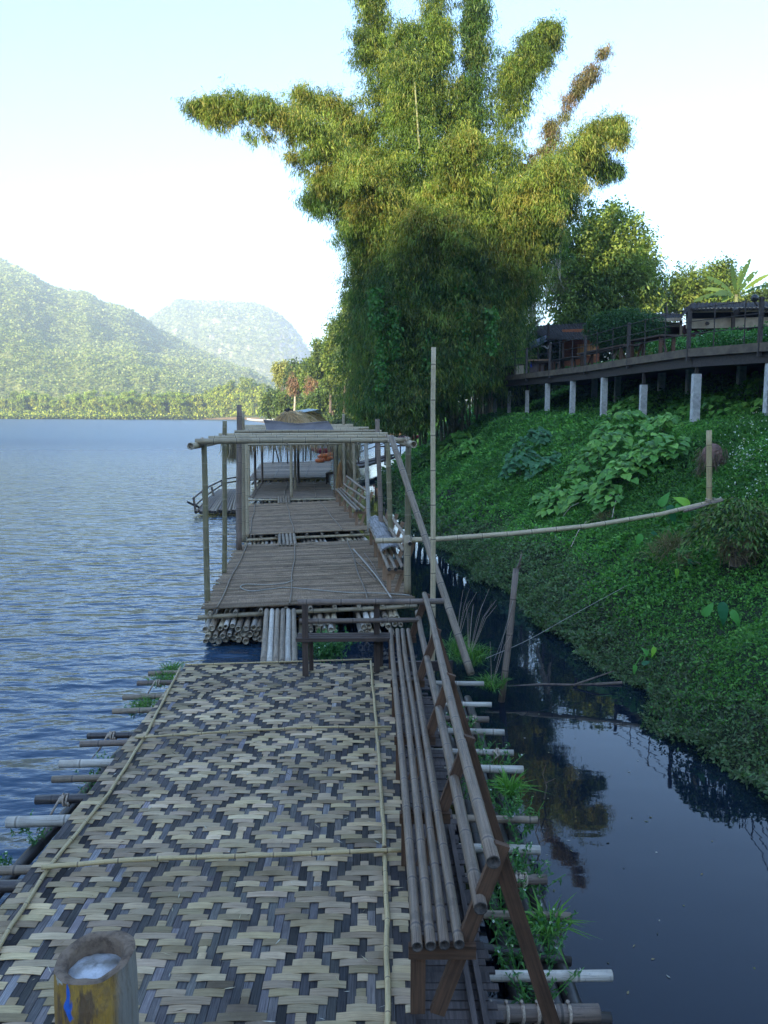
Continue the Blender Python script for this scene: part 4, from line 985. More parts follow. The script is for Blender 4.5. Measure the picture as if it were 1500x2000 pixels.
# ---- benches
def frame(T, x0, x1, y, zs, zr, zf, out=.22, wm='wood', wd=.075, th=.04, brace=True, legl=0):
    b_ = B(); b_.bar((x0 + .03, y, zf), (x0 + .03, y, zs), wd, th, (0, 1, 0)); part('leg', b_, M[wm], T)
    b_ = B(); b_.bar((x0 - .02, y - th, zs - .045), (x1 + .07, y - th, zs - .045), th, .07); part('seat_beam', b_, M[wm], T)
    b_ = B(); b_.bar((x1 - .12, y - .005, zf), (x1 + out, y, zr + .04), wd, th, (0, 1, 0)); part('back_post', b_, M[wm], T)
    if brace:
        b_ = B(); b_.bar((x1 + out - .02, y + .05, zr - .02), (x1 + out + .33, y + .1, zf - .25), wd * 1.05, th, (0, 1, 0)); part('brace', b_, M[wm], T)
def bench(label, bars, rails, frames, rm='greyrail', r=.027, rr=.032, wm='wood', zf=DZ, group='bamboo benches', brace=True, pm=None, n=12):
    a = bars[0][0]; T = thing('bamboo_bench', (a.x, a.y, zf), label, 'bench', group)
    for (p, q) in bars: pole('seat_bar', p, q, r, r * .92, rm, T, .42, n=n, end='cutdark')
    for (p, q) in rails: pole('back_rail', p, q, rr, rr * .85, rm, T, .42, n=n, end='cutdark')
    zs = a.z - r
    for t_ in frames:
        f0 = bars[0][0].lerp(bars[0][1], t_); f1 = bars[-1][0].lerp(bars[-1][1], t_)
        frame(T, f0.x - .02, f1.x + .02, f0.y + .06, zs, rails[0][0].z - .02 if rails else zs, zf, .20, wm, brace=brace)
    return T
near = [(815, 1850), (841, 1848), (868, 1846), (897, 1845)]; farp = [(763, 1230), (776, 1230), (786, 1230), (797, 1230)]
bars = [(PZ(a[0], a[1], .985), PZ(b[0], b[1], .985)) for a, b in zip(near, farp)]
rails = [(PZ(964, 1684, 1.44), PZ(829, 1160, 1.44)), (PZ(939, 1774, 1.17), PZ(815, 1195, 1.17))]
bench('long grey pole bench running along the right side of the woven mat', bars, rails, [.01, .24, .46, .70, .97], r=.0275, rr=.036, wm='wood')
# cross bench at the end of the mat
Tb = thing('bamboo_bench', (-.5, 9.45, DZ), 'dark wooden bench set crosswise at the far end of the woven mat', 'bench', 'bamboo benches')
for (u, v) in ((597, 1320), (736, 1312)):
    p = PZ(u, v, DZ); b_ = B(); b_.bar(p, (p.x, p.y + .02, 1.43), .07, .05, (0, 1, 0)); part('back_post', b_, M['wooddark'], Tb)
    b_ = B(); b_.bar((p.x + .05, p.y + .2, DZ), (p.x + .05, p.y + .2, .95), .05, .05, (0, 1, 0)); part('leg', b_, M['wooddark'], Tb)
y0 = 9.42
for k in range(3):
    b_ = B(); b_.bar((-1.02, y0 - .05 + k * .09, .99), (.07, y0 - .03 + k * .09, .99), .075, .04); part('seat_board', b_, M['wooddark'], Tb)
pole('back_rail', (-1.0, y0 - .02, 1.42), (.70, y0 + .05, 1.42), .036, .033, 'brown', Tb, .4, end='cutdark')
pole('back_rail', (-.98, y0 - .02, 1.20), (.40, y0 + .03, 1.20), .030, .028, 'brown', Tb, .4, end='cutdark')

# ---- generic slatted deck raft
def raft(label, c, slat, nf=40, gap=None, lath_s=(.06, .40, .78), w=.07, warm=False, polen=12, floatz=(.06, .30), bund=((0, .28), (.44, .63), (.72, .97)), minor=False):
    o = (c[0] + c[1] + c[2] + c[3]) / 4; T = thing('bamboo_raft', (o.x, o.y, 0), label, 'raft', 'bamboo rafts')
    L = ((c[3] - c[0]).length + (c[2] - c[1]).length) / 2; n = int(L / w); b_ = B(); tone = 1
    for i in range(n):
        t0, t1 = i / n, (i + .93) / n
        tone = tone * .55 + .45 * random.uniform(.45, 1.6); s_ = -random.uniform(-.012, .022)
        while s_ < 1:
            e = min(1 + random.uniform(-.015, .024), s_ + random.uniform(.12, .7)); k = tone * random.uniform(.72, 1.25)
            z = DZ + random.uniform(-.003, .003); dj = random.uniform(-.0012, .0012)
            zz = (z - .012, z)
            b_.hexa([Q(c, s_, t0, zz[0]), Q(c, s_, t1, zz[0]), Q(c, e, t1 + dj, zz[0]), Q(c, e, t0 + dj, zz[0]), Q(c, s_, t0, zz[1]), Q(c, s_, t1, zz[1]), Q(c, e, t1 + dj, zz[1] + .002), Q(c, e, t0 + dj, zz[1] + .002)], 0, (k, k * .99, k * random.uniform(.93, 1.03)))
            # node marks across the split slat come from the material
            s_ = e + .002
            if s_ > .99: break
    part('deck', b_, slat, T)
    for s_ in lath_s:
        b_ = B(); pts = [Q(c, s_ + .004 * math.sin(q), q / 12, DZ + .016) for q in range(13)]; b_.tube(pts, .014, .014, 6, .3, bulge=.15); part('lath', b_, [M['grey'], M['cut']], T, smooth=True)
    W_ = (c[1] - c[0]).length
    if minor:
        for t_ in (.0, .5, 1): pole('bearer', Q(c, -.02, t_, .49), Q(c, 1.02, t_, .49), .035, .035, 'tan', T, n=8)
        for i in range(nf):
            s_ = (i + .5) / nf; pole('float_pole', Q(c, s_, -.02, random.uniform(.1, .34)), Q(c, s_, 1.02, .2), .05, .045, 'grey', T, n=8, end='cut')
        return T
    for s_ in np.linspace(.03, .97, 9): pole('joist', Q(c, s_, -.012 + random.uniform(-.006, .006), DZ - .062), Q(c, s_, 1.0, DZ - .062), .034, .03, 'grey', T, .4, n=10)
    for t_ in (0.0, .33, .66, .99): pole('bearer', Q(c, -.03, t_ + .004, DZ - .135), Q(c, 1.03, t_ + .004, DZ - .135), .036, .036, 'tan', T, .4, n=10)
    for (a, b2) in bund:
        wB = (b2 - a) * W_; cols_ = max(2, int(wB / .10)); layers = 3 if a == 0 else 3
        for l in range(layers):
            for k in range(cols_ - (l % 2)):
                if random.random() < .08: continue
                s_ = a + (b2 - a) * ((k + .5 + .5 * (l % 2)) / cols_) + random.uniform(-.006, .006); z = .33 - l * .098 + random.uniform(-.015, .015); r = random.uniform(.036, .052)
                pole('float_pole', Q(c, s_, -.03 - random.uniform(0, .035), z - .03), Q(c, s_ + random.uniform(-.01, .01), 1.0 + random.uniform(-.02, .03), z), r, r * .85, random.choice(['tan', 'grey', 'grey', 'pale']), T, .33, n=10)
    return T
C2 = [Vector((-2.82, 12.7, 0)), Vector((.45, 13.45, 0)), Vector((-.17, 19.8, 0)), Vector((-3.36, 19.05, 0))]
C3 = [Vector((-3.58, 20.6, 0)), Vector((-.38, 21.6, 0)), Vector((-1.6, 28.9, 0)), Vector((-4.5, 27.7, 0))]
C4 = [Vector((-4.82, 29.6, 0)), Vector((-1.8, 29.9, 0)), Vector((-2.5, 37.0, 0)), Vector((-5.45, 36.5, 0))]
C5 = [Vector((-6.25, 38.5, 0)), Vector((-2.7, 39.4, 0)), Vector((-3.3, 52.8, 0)), Vector((-7.5, 51.2, 0))]
T2 = raft('second raft, bare grey slatted deck with a coil of thin cord', C2, M['slat'])
T3 = raft('third raft, pale grey slatted deck past the corner posts', C3, M['slat'], bund=((0.02, .30), (.46, .66), (.74, .98)))
T4 = raft('fourth raft, brown slatted deck under the thatched roof', C4, M['slatwarm'], nf=14, minor=True, lath_s=(.03, .4, .78), w=.09)
T5 = raft('fifth and farthest raft, where the orange life jackets lie', C5, M['slatwarm'], nf=14, minor=True, lath_s=(.3, .7), w=.12)
# rope lying across the second raft
def cord(pts, r, m, label, cat='rope', name='cord', **kw):
    P = []
    pts = [Vector(p) for p in pts]; n = len(pts)
    for i in range(n - 1):
        p0, p1, p2, p3 = pts[max(0, i - 1)], pts[i], pts[i + 1], pts[min(n - 1, i + 2)]
        for q in range(8):
            t_ = q / 8; P.append(.5 * ((2 * p1) + (-p0 + p2) * t_ + (2 * p0 - 5 * p1 + 4 * p2 - p3) * t_ ** 2 + (-p0 + 3 * p1 - 3 * p2 + p3) * t_ ** 3))
    P.append(pts[-1]); b_ = B(); b_.tube(P, r, r, 6); return part(name, b_, m, smooth=True, label=label, cat=cat, **kw)
z = DZ + .016
ropew = plain('pale_cord', (.38, .36, .31), (.25, .23, .19), 40)
cord([PZ(u, v, z) for u, v in [(572, 1133), (555, 1139), (520, 1142), (480, 1141), (470, 1147), (490, 1154), (530, 1150), (560, 1147), (620, 1152), (680, 1157), (740, 1158), (800, 1162)]], .010, ropew, 'thin pale cord snaking across the second raft deck')
for i, (a, b2, lab) in enumerate([((690, 1072), (765, 1168), 'thickest loose cane lying slantwise beside the bench'), ((700, 1082), (752, 1143), 'thin grey cane next to the thickest one'), ((712, 1080), (740, 1130), 'short thin grey cane nearest the bench'), ((690, 1092), (735, 1134), 'thin cane crossing under the others')]):
    cord([PZ(a[0], a[1], z), PZ((a[0] + b2[0]) / 2 + 4, (a[1] + b2[1]) / 2, z + .02), PZ(b2[0], b2[1], z)], .016 if i == 0 else .009, M['pale' if i == 0 else 'greyrail'], lab, 'cane', 'loose_cane', group='loose canes on the second raft')
# gangway of six poles
Tg = thing('gangway', PZ(545, 1293, .5), 'gangway of six grey poles bridging the woven mat raft and the second raft', 'gangway')
for i in range(6):
    pole('gangway_pole', PZ(514 + i * 12.2, 1296, .53), PZ(521 + i * 10.5, 1192, .50), .041, .036, ['grey', 'pale', 'grey'][i % 3], Tg, .42)
Tg = thing('gangway', PZ(560, 1055, .5), 'gangway of short grey poles between the second raft and the third', 'gangway')
for i in range(5): pole('gangway_pole', PZ(547 + i * 7.6, 1066, .56), PZ(546 + i * 6.8, 1040, .50), .040, .04, 'grey', Tg, .42, n=10)
Tg = thing('gangway', PZ(560, 978, .5), 'small gangway of short poles between the third raft and the fourth', 'gangway')
for i in range(5): pole('gangway_pole', PZ(545 + i * 5, 983, .56), PZ(544 + i * 5, 970, .52), .045, .04, 'grey', Tg, .42, n=8)

# ---- canopy of poles over the second raft
TA = thing('canopy_frame', (-1.3, 15.5, 0), 'front canopy frame of bamboo poles standing on the second raft', 'canopy frame', 'canopy frames')
def post(T, u0, v0, Y0, u1, v1, Y1, r, m, node=.34, **kw): return pole('post', PY(u1, v1, Y1), PY(u0, v0, Y0), r, r * .88, m, T, node, **kw)
post(TA, 398, 856, 13.3, 407, 1236, 13.3, .050, 'green')
post(TA, 439, 822, 15.7, 438, 1122, 15.7, .048, 'green')
post(TA, 467, 790, 18.4, 467, 1075, 18.4, .066, 'brown'); post(TA, 474, 806, 19.5, 476, 1058, 19.5, .05, 'tan')
post(TA, 798, 862, 13.9, 796, 1048, 13.9, .055, 'green'); post(TA, 795, 1046, 13.75, 796, 1158, 13.75, .062, 'tan')
post(TA, 757, 862, 17.2, 764, 1060, 17.2, .055, 'green'); post(TA, 737, 818, 18.4, 745, 1052, 18.4, .055, 'brown')
zc = 3.15
for (Y, ul, vl, ur, vr, r) in ((13.05, 381, 862, 801, 859, .046), (14.6, 407, 855, 752, 852, .038), (16.3, 427, 849, 757, 847, .036), (18.3, 458, 843, 742, 841, .034)):
    pole('beam', PY(ul, vl, Y), PY(ur, vr, Y + .5), r, r * .9, 'tan', TA, .36)
pole('side_beam', PY(372, 871, 12.6), PY(470, 852, 19.5), .055, .045, 'tan', TA, .36)
pole('side_beam', PY(808, 868, 12.9), PY(745, 850, 19.8), .055, .045, 'tan', TA, .36)
for u in (560, 640, 700): pole('rafter', PY(u, 866, 13.2), PY(u - 6, 856, 19), .02, .018, 'grey', TA, .4, n=8)
for (u, v, Y) in ((398, 862, 13.2), (439, 856, 14.7), (467, 851, 17.5), (797, 860, 13.5), (757, 855, 15.2), (738, 850, 17.9), (766, 857, 12.95)):
    b_ = B(); p = PY(u, v, Y); rope_wrap(b_, p - Vector((.05, 0, 0)), (1, .1, 0), .055, 3, .007, .02); rope_wrap(b_, p - Vector((0, 0, .06)), (.1, 0, 1), .062, 2, .007, .03); part('lashing', b_, M['rope'], TA, smooth=True)
# ---- second canopy frame
TBf = thing('canopy_frame', (-3, 25, 0), 'rear canopy frame of bamboo poles over the third and fourth rafts', 'canopy frame', 'canopy frames')
for (u0, u1, v1, Y, r, m) in ((480, 483, 1045, 20.7, .045, 'tan'), (478, 479, 990, 26.6, .06, 'tan'), (485, 486, 966, 30.6, .055, 'tan'), (498, 499, 957, 33, .05, 'brown'), (511, 512.5, 944, 36, .05, 'brown'), (568, 569.5, 971, 30, .055, 'tan'), (576, 577, 957, 33, .05, 'tan'), (582, 583, 944, 36, .06, 'brown'),
                           (655, 658, 957, 31, .075, 'green'), (671, 673, 965, 30, .055, 'tan'), (691, 693, 985, 27, .055, 'tan'), (714, 721, 1035, 21.4, .055, 'pale'), (471, 470, 1040, 21, .05, 'tan')):
    z0 = PY(u1, v1, Y); pole('post', (z0.x, Y, .5), PY(u0, 866 if u0 > 560 and u0 < 600 else 842, Y), r, r * .88, m, TBf, .34, n=10)
post(TBf, 671, 808, 30, 671, 850, 30, .055, 'tan')
for (Y, ul, ur, v, r) in ((20.8, 458, 745, 845, .05), (22.8, 470, 700, 841, .045), (25, 474, 720, 838, .05), (27.5, 476, 690, 835, .05), (30, 478, 690, 832, .05)):
    pole('beam', PY(ul, v, Y), PY(ur, v - 2, Y + .3), r, r, 'tan', TBf, .36, n=10)
for (u0, u1) in ((474, 486), (671, 671), (740, 690)): pole('side_beam', PY(u0, 848, 20.6), PY(u1, 836, 31), .045, .045, 'tan', TBf, .36, n=10)
pole('beam', PY(475, 868, 29.5), PY(668, 866, 29.5), .04, .04, 'tan', TBf, .36, n=10)

# tarpaulin draped over the rear frame
b_ = B(); n, m_ = 26, 10; V = []
for j in range(m_ + 1):
    for i in range(n + 1):
        f = i / n; g = j / m_
        top = PY(514 + 127 * f, 819 + 5 * math.sin(f * math.pi) + 3 * f, 21.6); bot = PY(520 + 133 * f, 845 - 3.5 * f, 21.3)
        p = top.lerp(bot, g); p += Vector((0, .03 * math.sin(f * 13 + g * 2) + .12 * math.sin(g * 3.1), .012 * math.sin(f * 9))); V.append(p)
fs = [(j * (n + 1) + i, j * (n + 1) + i + 1, (j + 1) * (n + 1) + i + 1, (j + 1) * (n + 1) + i) for j in range(m_) for i in range(n)]
b_.add(V, fs); tp = part('tarpaulin', b_, M['tarp'], smooth=True, label='grey tarpaulin hung across the canopy in front of the thatch', cat='tarpaulin')
sm = tp.modifiers.new('thick', 'SOLIDIFY'); sm.thickness = .008

# ---- thatched hut
TH = thing('thatched_hut', (-3.7, 36, .5), 'open hut with a shaggy straw roof over the fourth raft', 'hut')
ez = 2.55; E = [Vector((-5.75, 31.2, ez)), Vector((-1.2, 31.4, ez)), Vector((-1.6, 41.5, ez)), Vector((-7.0, 41, ez))]; R0 = PY(563, 805, 34.4); R1 = PY(612, 806, 39)
b_ = B(); V = []; 
def rp(s_, g):   # around the eave s in 0..4, g 0 eave..1 ridge
    k = int(s_) % 4; f = s_ - int(s_); e = E[k].lerp(E[(k + 1) % 4], f); rr_ = [R0, R0.lerp(R1, f), R1, R1.lerp(R0, f)][k]
    if k == 0: rr_ = R0
    p = e.lerp(rr_, g); p.z -= .22 * math.sin(math.pi * g); return p
ns, ng = 64, 8
for j in range(ng + 1):
    for i in range(ns): V.append(rp(i / ns * 4, j / ng))
b_.add(V, [(j * ns + i, j * ns + (i + 1) % ns, (j + 1) * ns + (i + 1) % ns, (j + 1) * ns + i) for j in range(ng) for i in range(ns)], [[(i * .3, j * .3), (i * .3 + .3, j * .3), (i * .3 + .3, j * .3 + .3), (i * .3, j * .3 + .3)] for j in range(ng) for i in range(ns)])
ro = part('roof', b_, M['thatch'], TH); sm = ro.modifiers.new('thick', 'SOLIDIFY'); sm.thickness = .10
n = 15000; C = np.empty((n, 3)); D = np.empty((n, 3))
for i in range(n):
    s_ = random.random() * 4; g = random.random() ** .8; p = rp(s_, g); e = rp(s_, 0); d = (e - p); d.z -= .3; d = d.normalized() if d.length > .05 else Vector((0, 0, -1))
    C[i] = p + Vector((0, 0, .07 + random.random() * .05)); D[i] = d + Vector([random.gauss(0, .13) for _ in range(3)])
leaves('straw', C, D, .55, .03, mixcol(n, [(.72, .50, .27), (.80, .58, .33), (.45, .30, .16), (.6, .42, .23)], .25), M['leaf'], ro, droop=.12)
# shaggy hanging ends at the corners
n = 4200; C = np.empty((n, 3))
for i in range(n):
    k = random.random(); s_ = random.choice([random.uniform(0, .10), random.uniform(.86, 1.2), random.uniform(3.8, 4), random.uniform(0, 4)]); p = rp(s_ % 4, 0); C[i] = p + Vector((random.gauss(0, .12), random.gauss(0, .12), random.uniform(-.1, .15)))
D = RNG.normal(size=(n, 3)) * .22; D[:, 2] -= 1
leaves('straw', C, D, RNG.uniform(.3, .8, n), .028, mixcol(n, [(.40, .31, .19), (.5, .40, .26), (.26, .20, .12)], .25), M['leaf'], ro)
for (x, y) in ((-5.6, 31.8), (-1.9, 31.9), (-2.1, 36.5), (-5.9, 36.2), (-2.4, 40.6), (-6.3, 40.4)): pole('post', (x, y, .5), (x, y, 2.5), .05, .045, 'brown', TH, .34, n=8)
b_ = B(); a0 = PY(590, 800, 37.5); b_.bar(PY(583, 804, 36), PY(613, 799, 38.5), .5, .02, (0, -.5, 1)); b_.bar(PY(612, 803, 38.6), PY(632, 808, 39.5), .4, .02, (0, -.5, 1))
part('ridge_sheet', b_, plain('faded_sheet', (.32, .42, .40), (.2, .26, .26), 3, .5), TH)
b_ = B(); b_.tube([PY(558, 803, 34.2), PY(564, 800, 34.3), PY(571, 803, 34.5)], .10, .06, 8); part('ridge_cap', b_, plain('black_cap', (.02, .02, .02), (.03, .03, .03), 5), TH)
# hanging clumps of straw at the right, beside the green post
n = 5200; C = np.empty((n, 3)); D = np.empty((n, 3)); bu = []
for i in range(n):
    f = random.random(); top = PY(660 + 12 * random.random(), 868, 30.4); bot = PY(672 + 28 * random.random(), 925 - 10 * random.random(), 30.4); p = top.lerp(bot, f * .8); C[i] = p + Vector((0, random.gauss(0, .1), 0)); D[i] = (bot - top).normalized() + Vector([random.gauss(0, .08) for _ in range(3)])
leaves('straw_bundle', C, D, .5, .024, mixcol(n, [(.42, .33, .2), (.5, .41, .27), (.26, .20, .12)], .25), M['leaf'], label='long straw fringe hanging at the right end of the hut roof', cat='straw fringe')
n = 1600; C = np.empty((n, 3)); D = np.empty((n, 3))
for i in range(n):
    f = random.random(); top = PY(662 + 5 * random.random(), 900, 30.1); bot = PY(658 + 9 * random.random(), 955, 30.1); p = top.lerp(bot, f * .85); C[i] = p + Vector((0, random.gauss(0, .05), 0)); D[i] = (bot - top).normalized() + Vector([random.gauss(0, .1) for _ in range(3)])
leaves('straw_bundle', C, D, .4, .024, mixcol(n, [(.40, .22, .10), (.48, .28, .13)], .25), M['leaf'], label='rusty orange bundle of dry leaves beside the green post', cat='leaf bundle')

# ---- more benches
def bars_at(n4, f4, z=.98): return [(PZ(a[0], a[1], z), PZ(b[0], b[1], z)) for a, b in zip(n4, f4)]
bench('grey pole bench on the second raft with a bark slab lying on it', bars_at([(760, 1112), (773, 1112), (787, 1110)], [(721, 1022), (728, 1022), (741, 1022)]), [(PZ(801, 1062, 1.45), PZ(768, 1012, 1.45)), (PZ(790, 1078, 1.2), PZ(748, 1008, 1.2))], [.03, .2, .4, .62, .9], rm='grey', r=.032, rr=.035, wm='woodpale', brace=False, n=10)
bench('pale pole bench with a slanted rail on the third raft', bars_at([(697, 997), (704, 997), (714, 994)], [(656, 955), (661, 954), (666, 953)]), [(PZ(716, 958, 1.45), PZ(677, 930, 1.45)), (PZ(715, 975, 1.2), PZ(672, 945, 1.2))], [.03, .28, .52, .78, .97], rm='grey', r=.034, rr=.035, wm='woodpale', brace=False, n=10)
Tc = thing('wooden_chair', PZ(648, 945, DZ), 'low reddish brown chair at the right edge of the fourth raft', 'chair')
c0 = PZ(647, 945, DZ)
for dx, dy in ((-.2, 0), (.2, 0), (-.2, .9), (.2, .9)): b_ = B(); b_.bar((c0.x + dx, c0.y + dy, DZ), (c0.x + dx, c0.y + dy, DZ + (.42 if dx < 0 else .95)), .06, .05, (0, 1, 0)); part('leg', b_, M['wood'], Tc)
for k in range(4): b_ = B(); b_.bar((c0.x - .2 + k * .13, c0.y - .05, DZ + .44), (c0.x - .2 + k * .13, c0.y + 1.0, DZ + .44), .1, .03); part('seat_slat', b_, M['wood'], Tc)
for k in range(2): b_ = B(); b_.bar((c0.x + .24, c0.y - .05, DZ + .7 + k * .2), (c0.x + .24, c0.y + 1.0, DZ + .7 + k * .2), .03, .09); part('back_slat', b_, M['wood'], Tc)
# bark slab on the bench
b_ = B(); P0 = PZ(765, 1078, 1.06); P1 = PZ(733, 1017, 1.06); n, m_ = 24, 9; V = []; ax = (P1 - P0); sx = Vector((1, .1, 0))
for i in range(n + 1):
    for j in range(m_):
        f = i / n; a = math.pi * j / (m_ - 1); w_ = .155 * (1 - .15 * f) * (1 + .1 * math.sin(i * 1.7)); V.append(P0 + ax * (f + .012 * random.uniform(-1, 1) * (i in (0, n))) + sx * (-math.cos(a) * w_) + Vector((0, 0, math.sin(a) * .10 * (1 + random.uniform(-.14, .14)))))
fs = [(i * m_ + j, i * m_ + j + 1, (i + 1) * m_ + j + 1, (i + 1) * m_ + j) for i in range(n) for j in range(m_ - 1)]
b_.add(V, [f[::-1] for f in fs], [[(j * .04, i * .12), (j * .04 + .04, i * .12), (j * .04 + .04, i * .12 + .12), (j * .04, i * .12 + .12)] for i in range(n) for j in range(m_ - 1)])
o = part('bark_slab', b_, wood('grey_bark', (.33, .32, .31), (.12, .11, .10), .9, .8), label='rough curved slab of grey bark lying on the bench of the second raft', cat='bark slab'); sm = o.modifiers.new('thick', 'SOLIDIFY'); sm.thickness = .03

# ---- single poles
pole('bamboo_pole', (PZ(832, 1165, 1.0).x, 10.0, .3), PY(847, 678, 10.0), .034, .027, 'tan', None, .42, label='tall thin upright bamboo pole at the corner of the woven mat raft', cat='pole')
pole('bamboo_pole', PY(920, 1316, 10.25), PY(764, 853, 12.85), .050, .045, 'grey', None, .40, label='thick grey brace pole leaning from the raft up to the canopy beam', cat='pole')
TL = PY(728, 1056, 14.0); o = None
b_ = B(); b_.tube([PY(733, 1056, 13.9), PY(850, 1053, 13.9), PY(1000, 1042, 13.9), PY(1150, 1027, 13.95), PY(1290, 1004, 14.0), PY(1410, 975, 14.05)], .047, .036, 12, .42, True, 0, 1)
part('bamboo_pole', b_, [M['tan'], M['cut']], smooth=True, label='long bowed horizontal bamboo pole tied from the raft post to the bank stake', cat='pole')
pole('bamboo_pole', PY(1335, 998, 13.9), PY(1432, 972, 13.9), .028, .02, 'brown', None, .4, label='short thin pole lashed on top of the long pole end at the stake', cat='pole')
pole('stake', PY(1385, 1008, 14), PY(1385, 840, 14), .046, .046, 'strip', None, .36, label='yellow bamboo stake driven upright into the weedy slope', cat='stake')
for (u, v, Y, lab) in ((795, 1054, 13.85, 'twine knot tying the long pole to the green and tan post'), (1387, 980, 14.0, 'twine knot tying the long pole to the bank stake')):
    b_ = B(); p = PY(u, v, Y); rope_wrap(b_, p - Vector((0, 0, .05)), (0.02, 0, 1), .07, 4, .008, .03); rope_wrap(b_, p - Vector((.06, 0, 0)), (1, 0, 0), .055, 2, .008, .03); b_.tube([p, p + Vector((-.05, -.06, -.12)), p + Vector((-.02, -.05, -.22))], .006, .004, 5)
    part('knot', b_, M['rope'], smooth=True, label=lab, cat='knot')
b_ = B(); s0, s1 = PY(979, 1375, 10.05), PY(1008, 1110, 10.25); b_.tube([s0, s0.lerp(s1, .5) + Vector((.01, 0, 0)), s1], .042, .038, 10, .45)
for k in range(5):
    a = s1 + Vector((random.uniform(-.03, .03), random.uniform(-.02, .02), -.05)); b_.tube([a, a + Vector((.04 + .01 * k, 0, random.uniform(.05, .28)))], .012, .003, 5)
part('stake', b_, [M['brown'], M['cutdark']], smooth=True, label='leaning broken stake with a splintered top standing in the dark water', cat='stake')
cord([PY(948, 1286, 10.2), PY(1030, 1250, 11.0), PY(1120, 1200, 11.8), PY(1225, 1143, 12.9)], .0035, ropew, 'thin cord stretched over the dark water to the bank', 'rope')
cord([PY(965, 1290, 10.2), PY(985, 1235, 10.1), PY(1008, 1150, 10.2)], .0025, ropew, 'fine line running from the broken stake to the raft', 'rope')
b_ = B(); b_.tube([PZ(975, 1342, -.015), PZ(1060, 1336, .005), PZ(1130, 1338, -.005), PZ(1215, 1333, .02)], .013, .022, 8); b_.tube([PZ(1120, 1338, .02), PZ(1165, 1322, .12), PZ(1200, 1310, .16)], .015, .006, 6)
part('floating_branch', b_, M['bark'], label='dark branch floating level with the calm water surface', cat='branch')
for (u, v, lab) in ((1063, 1560, 'thin reddish twig standing in the water beside the raft'), (1050, 1680, 'dark forked twig sticking out near the white pole end'), (1090, 1850, 'small dry twig drooping over the water')):
    g = PZ(u, v, .02); b_ = B(); b_.tube([g, g + Vector((.02, .0, .12)), g + Vector((-.02, 0, .24)), g + Vector((.01, 0, .34))], .008, .003, 5); b_.tube([g + Vector((.0, 0, .15)), g + Vector((.1, 0, .2))], .005, .002, 5)
    part('twig', b_, M['bark'], label=lab, cat='twig', group='twigs in the water')

# ---- weeds that have grown on the raft
def tuft(u, v, z, n, L, W_, label, cols, spread=.12, droop=.4, up=.9, lv=None, name='grass_tuft', cat='grass tuft', scape=0):
    g = PZ(u, v, z); T = thing(name, g, label, cat, 'plants growing on the rafts')
    a = RNG.uniform(0, 6.28, n); P = np.stack([g.x + np.cos(a) * spread * RNG.random(n), g.y + np.sin(a) * spread * 1.6 * RNG.random(n), np.full(n, z)], 1)
    D = RNG.normal(size=(n, 3)) * .5; D[:, 2] = up
    if lv:   # leafy stems
        k = lv; H = RNG.random((n, k)); PP = P[:, None, :] + D[:, None, :] * (H[:, :, None] * L * 2.2); DD = RNG.normal(size=(n * k, 3)) * .8; DD[:, 2] += .2
        leaves('foliage', PP.reshape(-1, 3), DD, L * RNG.uniform(.3, .6, n * k), W_, mixcol(n * k, cols), M['leaf'], T)
        b_ = B()
        for i in range(min(n, 40)): b_.tube([P[i], P[i] + D[i] * L * 2.2], .003, .002, 4, col=(.6, 1, .5))
        part('stem', b_, LEAFM2, T)
        m_ = max(3, n // 3); P2 = P[:m_] + D[:m_] * L * 2.0; leaves('blossom', P2, RNG.normal(size=(m_, 3)), .022, .022, mixcol(m_, [(.75, .75, .7)]), M['leaf'], T)
    else: leaves('blade', P, D, L * RNG.uniform(.5, 1.2, n), W_, mixcol(n, cols), M['leaf'], T, droop=droop)
    if scape:
        b_ = B()
        for i in range(scape):
            e = g + Vector((random.uniform(-.05, .4), random.uniform(-.1, .2), random.uniform(.6, 1.0))); b_.tube([g, g.lerp(e, .6) + Vector((0, 0, .12)), e], .003, .0015, 4)
        part('seed_stalk', b_, M['rope'], T)
GR = [(.10, .24, .05), (.14, .30, .06), (.07, .17, .04)]; LW = [(.07, .19, .06), (.10, .25, .07), (.05, .14, .05)]
tuft(915, 1290, .25, 420, .42, .012, 'thick grass tuft under the leaning brace pole', GR, .28, scape=9)
tuft(960, 1345, .2, 160, .34, .012, 'grass tuft by the first white pole ends at the right', GR, .15, scape=3)
tuft(890, 1270, .3, 140, .4, .011, 'sparser grass left of the brace pole foot', GR, .15, scape=5)
tuft(995, 1555, .25, 120, .36, .016, 'spiky bright grass halfway along the right edge', [(.16, .36, .06), (.10, .26, .05)], .07)
tuft(1075, 1830, .25, 60, .42, .016, 'long bladed grass reaching over the water near the white pole', [(.14, .32, .06)], .06)
k = 0
for (u, v, lab) in [(905, 1440, 'small leafy weed between slats and rails'), (1000, 1590, 'leafy weed patch above the grey pole end'), (1020, 1620, 'fine leaved weeds by the grey pole end'), (1010, 1700, 'white flowered weeds beside the roped brown pole'), (1040, 1740, 'leafy weeds just below the roped brown pole'), (985, 1780, 'weeds left of the brown brace plank'), (1000, 1830, 'dense weeds at the foot of the brace plank'), (1055, 1850, 'weeds right of the brown brace plank'), (1010, 1890, 'yellowish weed by the long white pole'), (1045, 1960, 'weeds growing through the thick roped pole'), (950, 1560, 'weeds under the upper rail'), (880, 1560, 'broad leaved weed under the seat poles'), (970, 1510, 'weeds beside the fat pale pole end'), (935, 1480, 'weed under the lower rail')]:
    tuft(u, v, .2, 15, .10, .017, lab, LW, .13, lv=14, name='weed_clump', cat='weed'); k += 1
for (u, v, lab) in [(335, 1315, 'grass at the far left corner of the mat'), (318, 1335, 'bright grass along the left mat edge'), (282, 1385, 'grass between the left pole ends')]: tuft(u, v, .3, 220, .22, .010, lab, GR, .16)
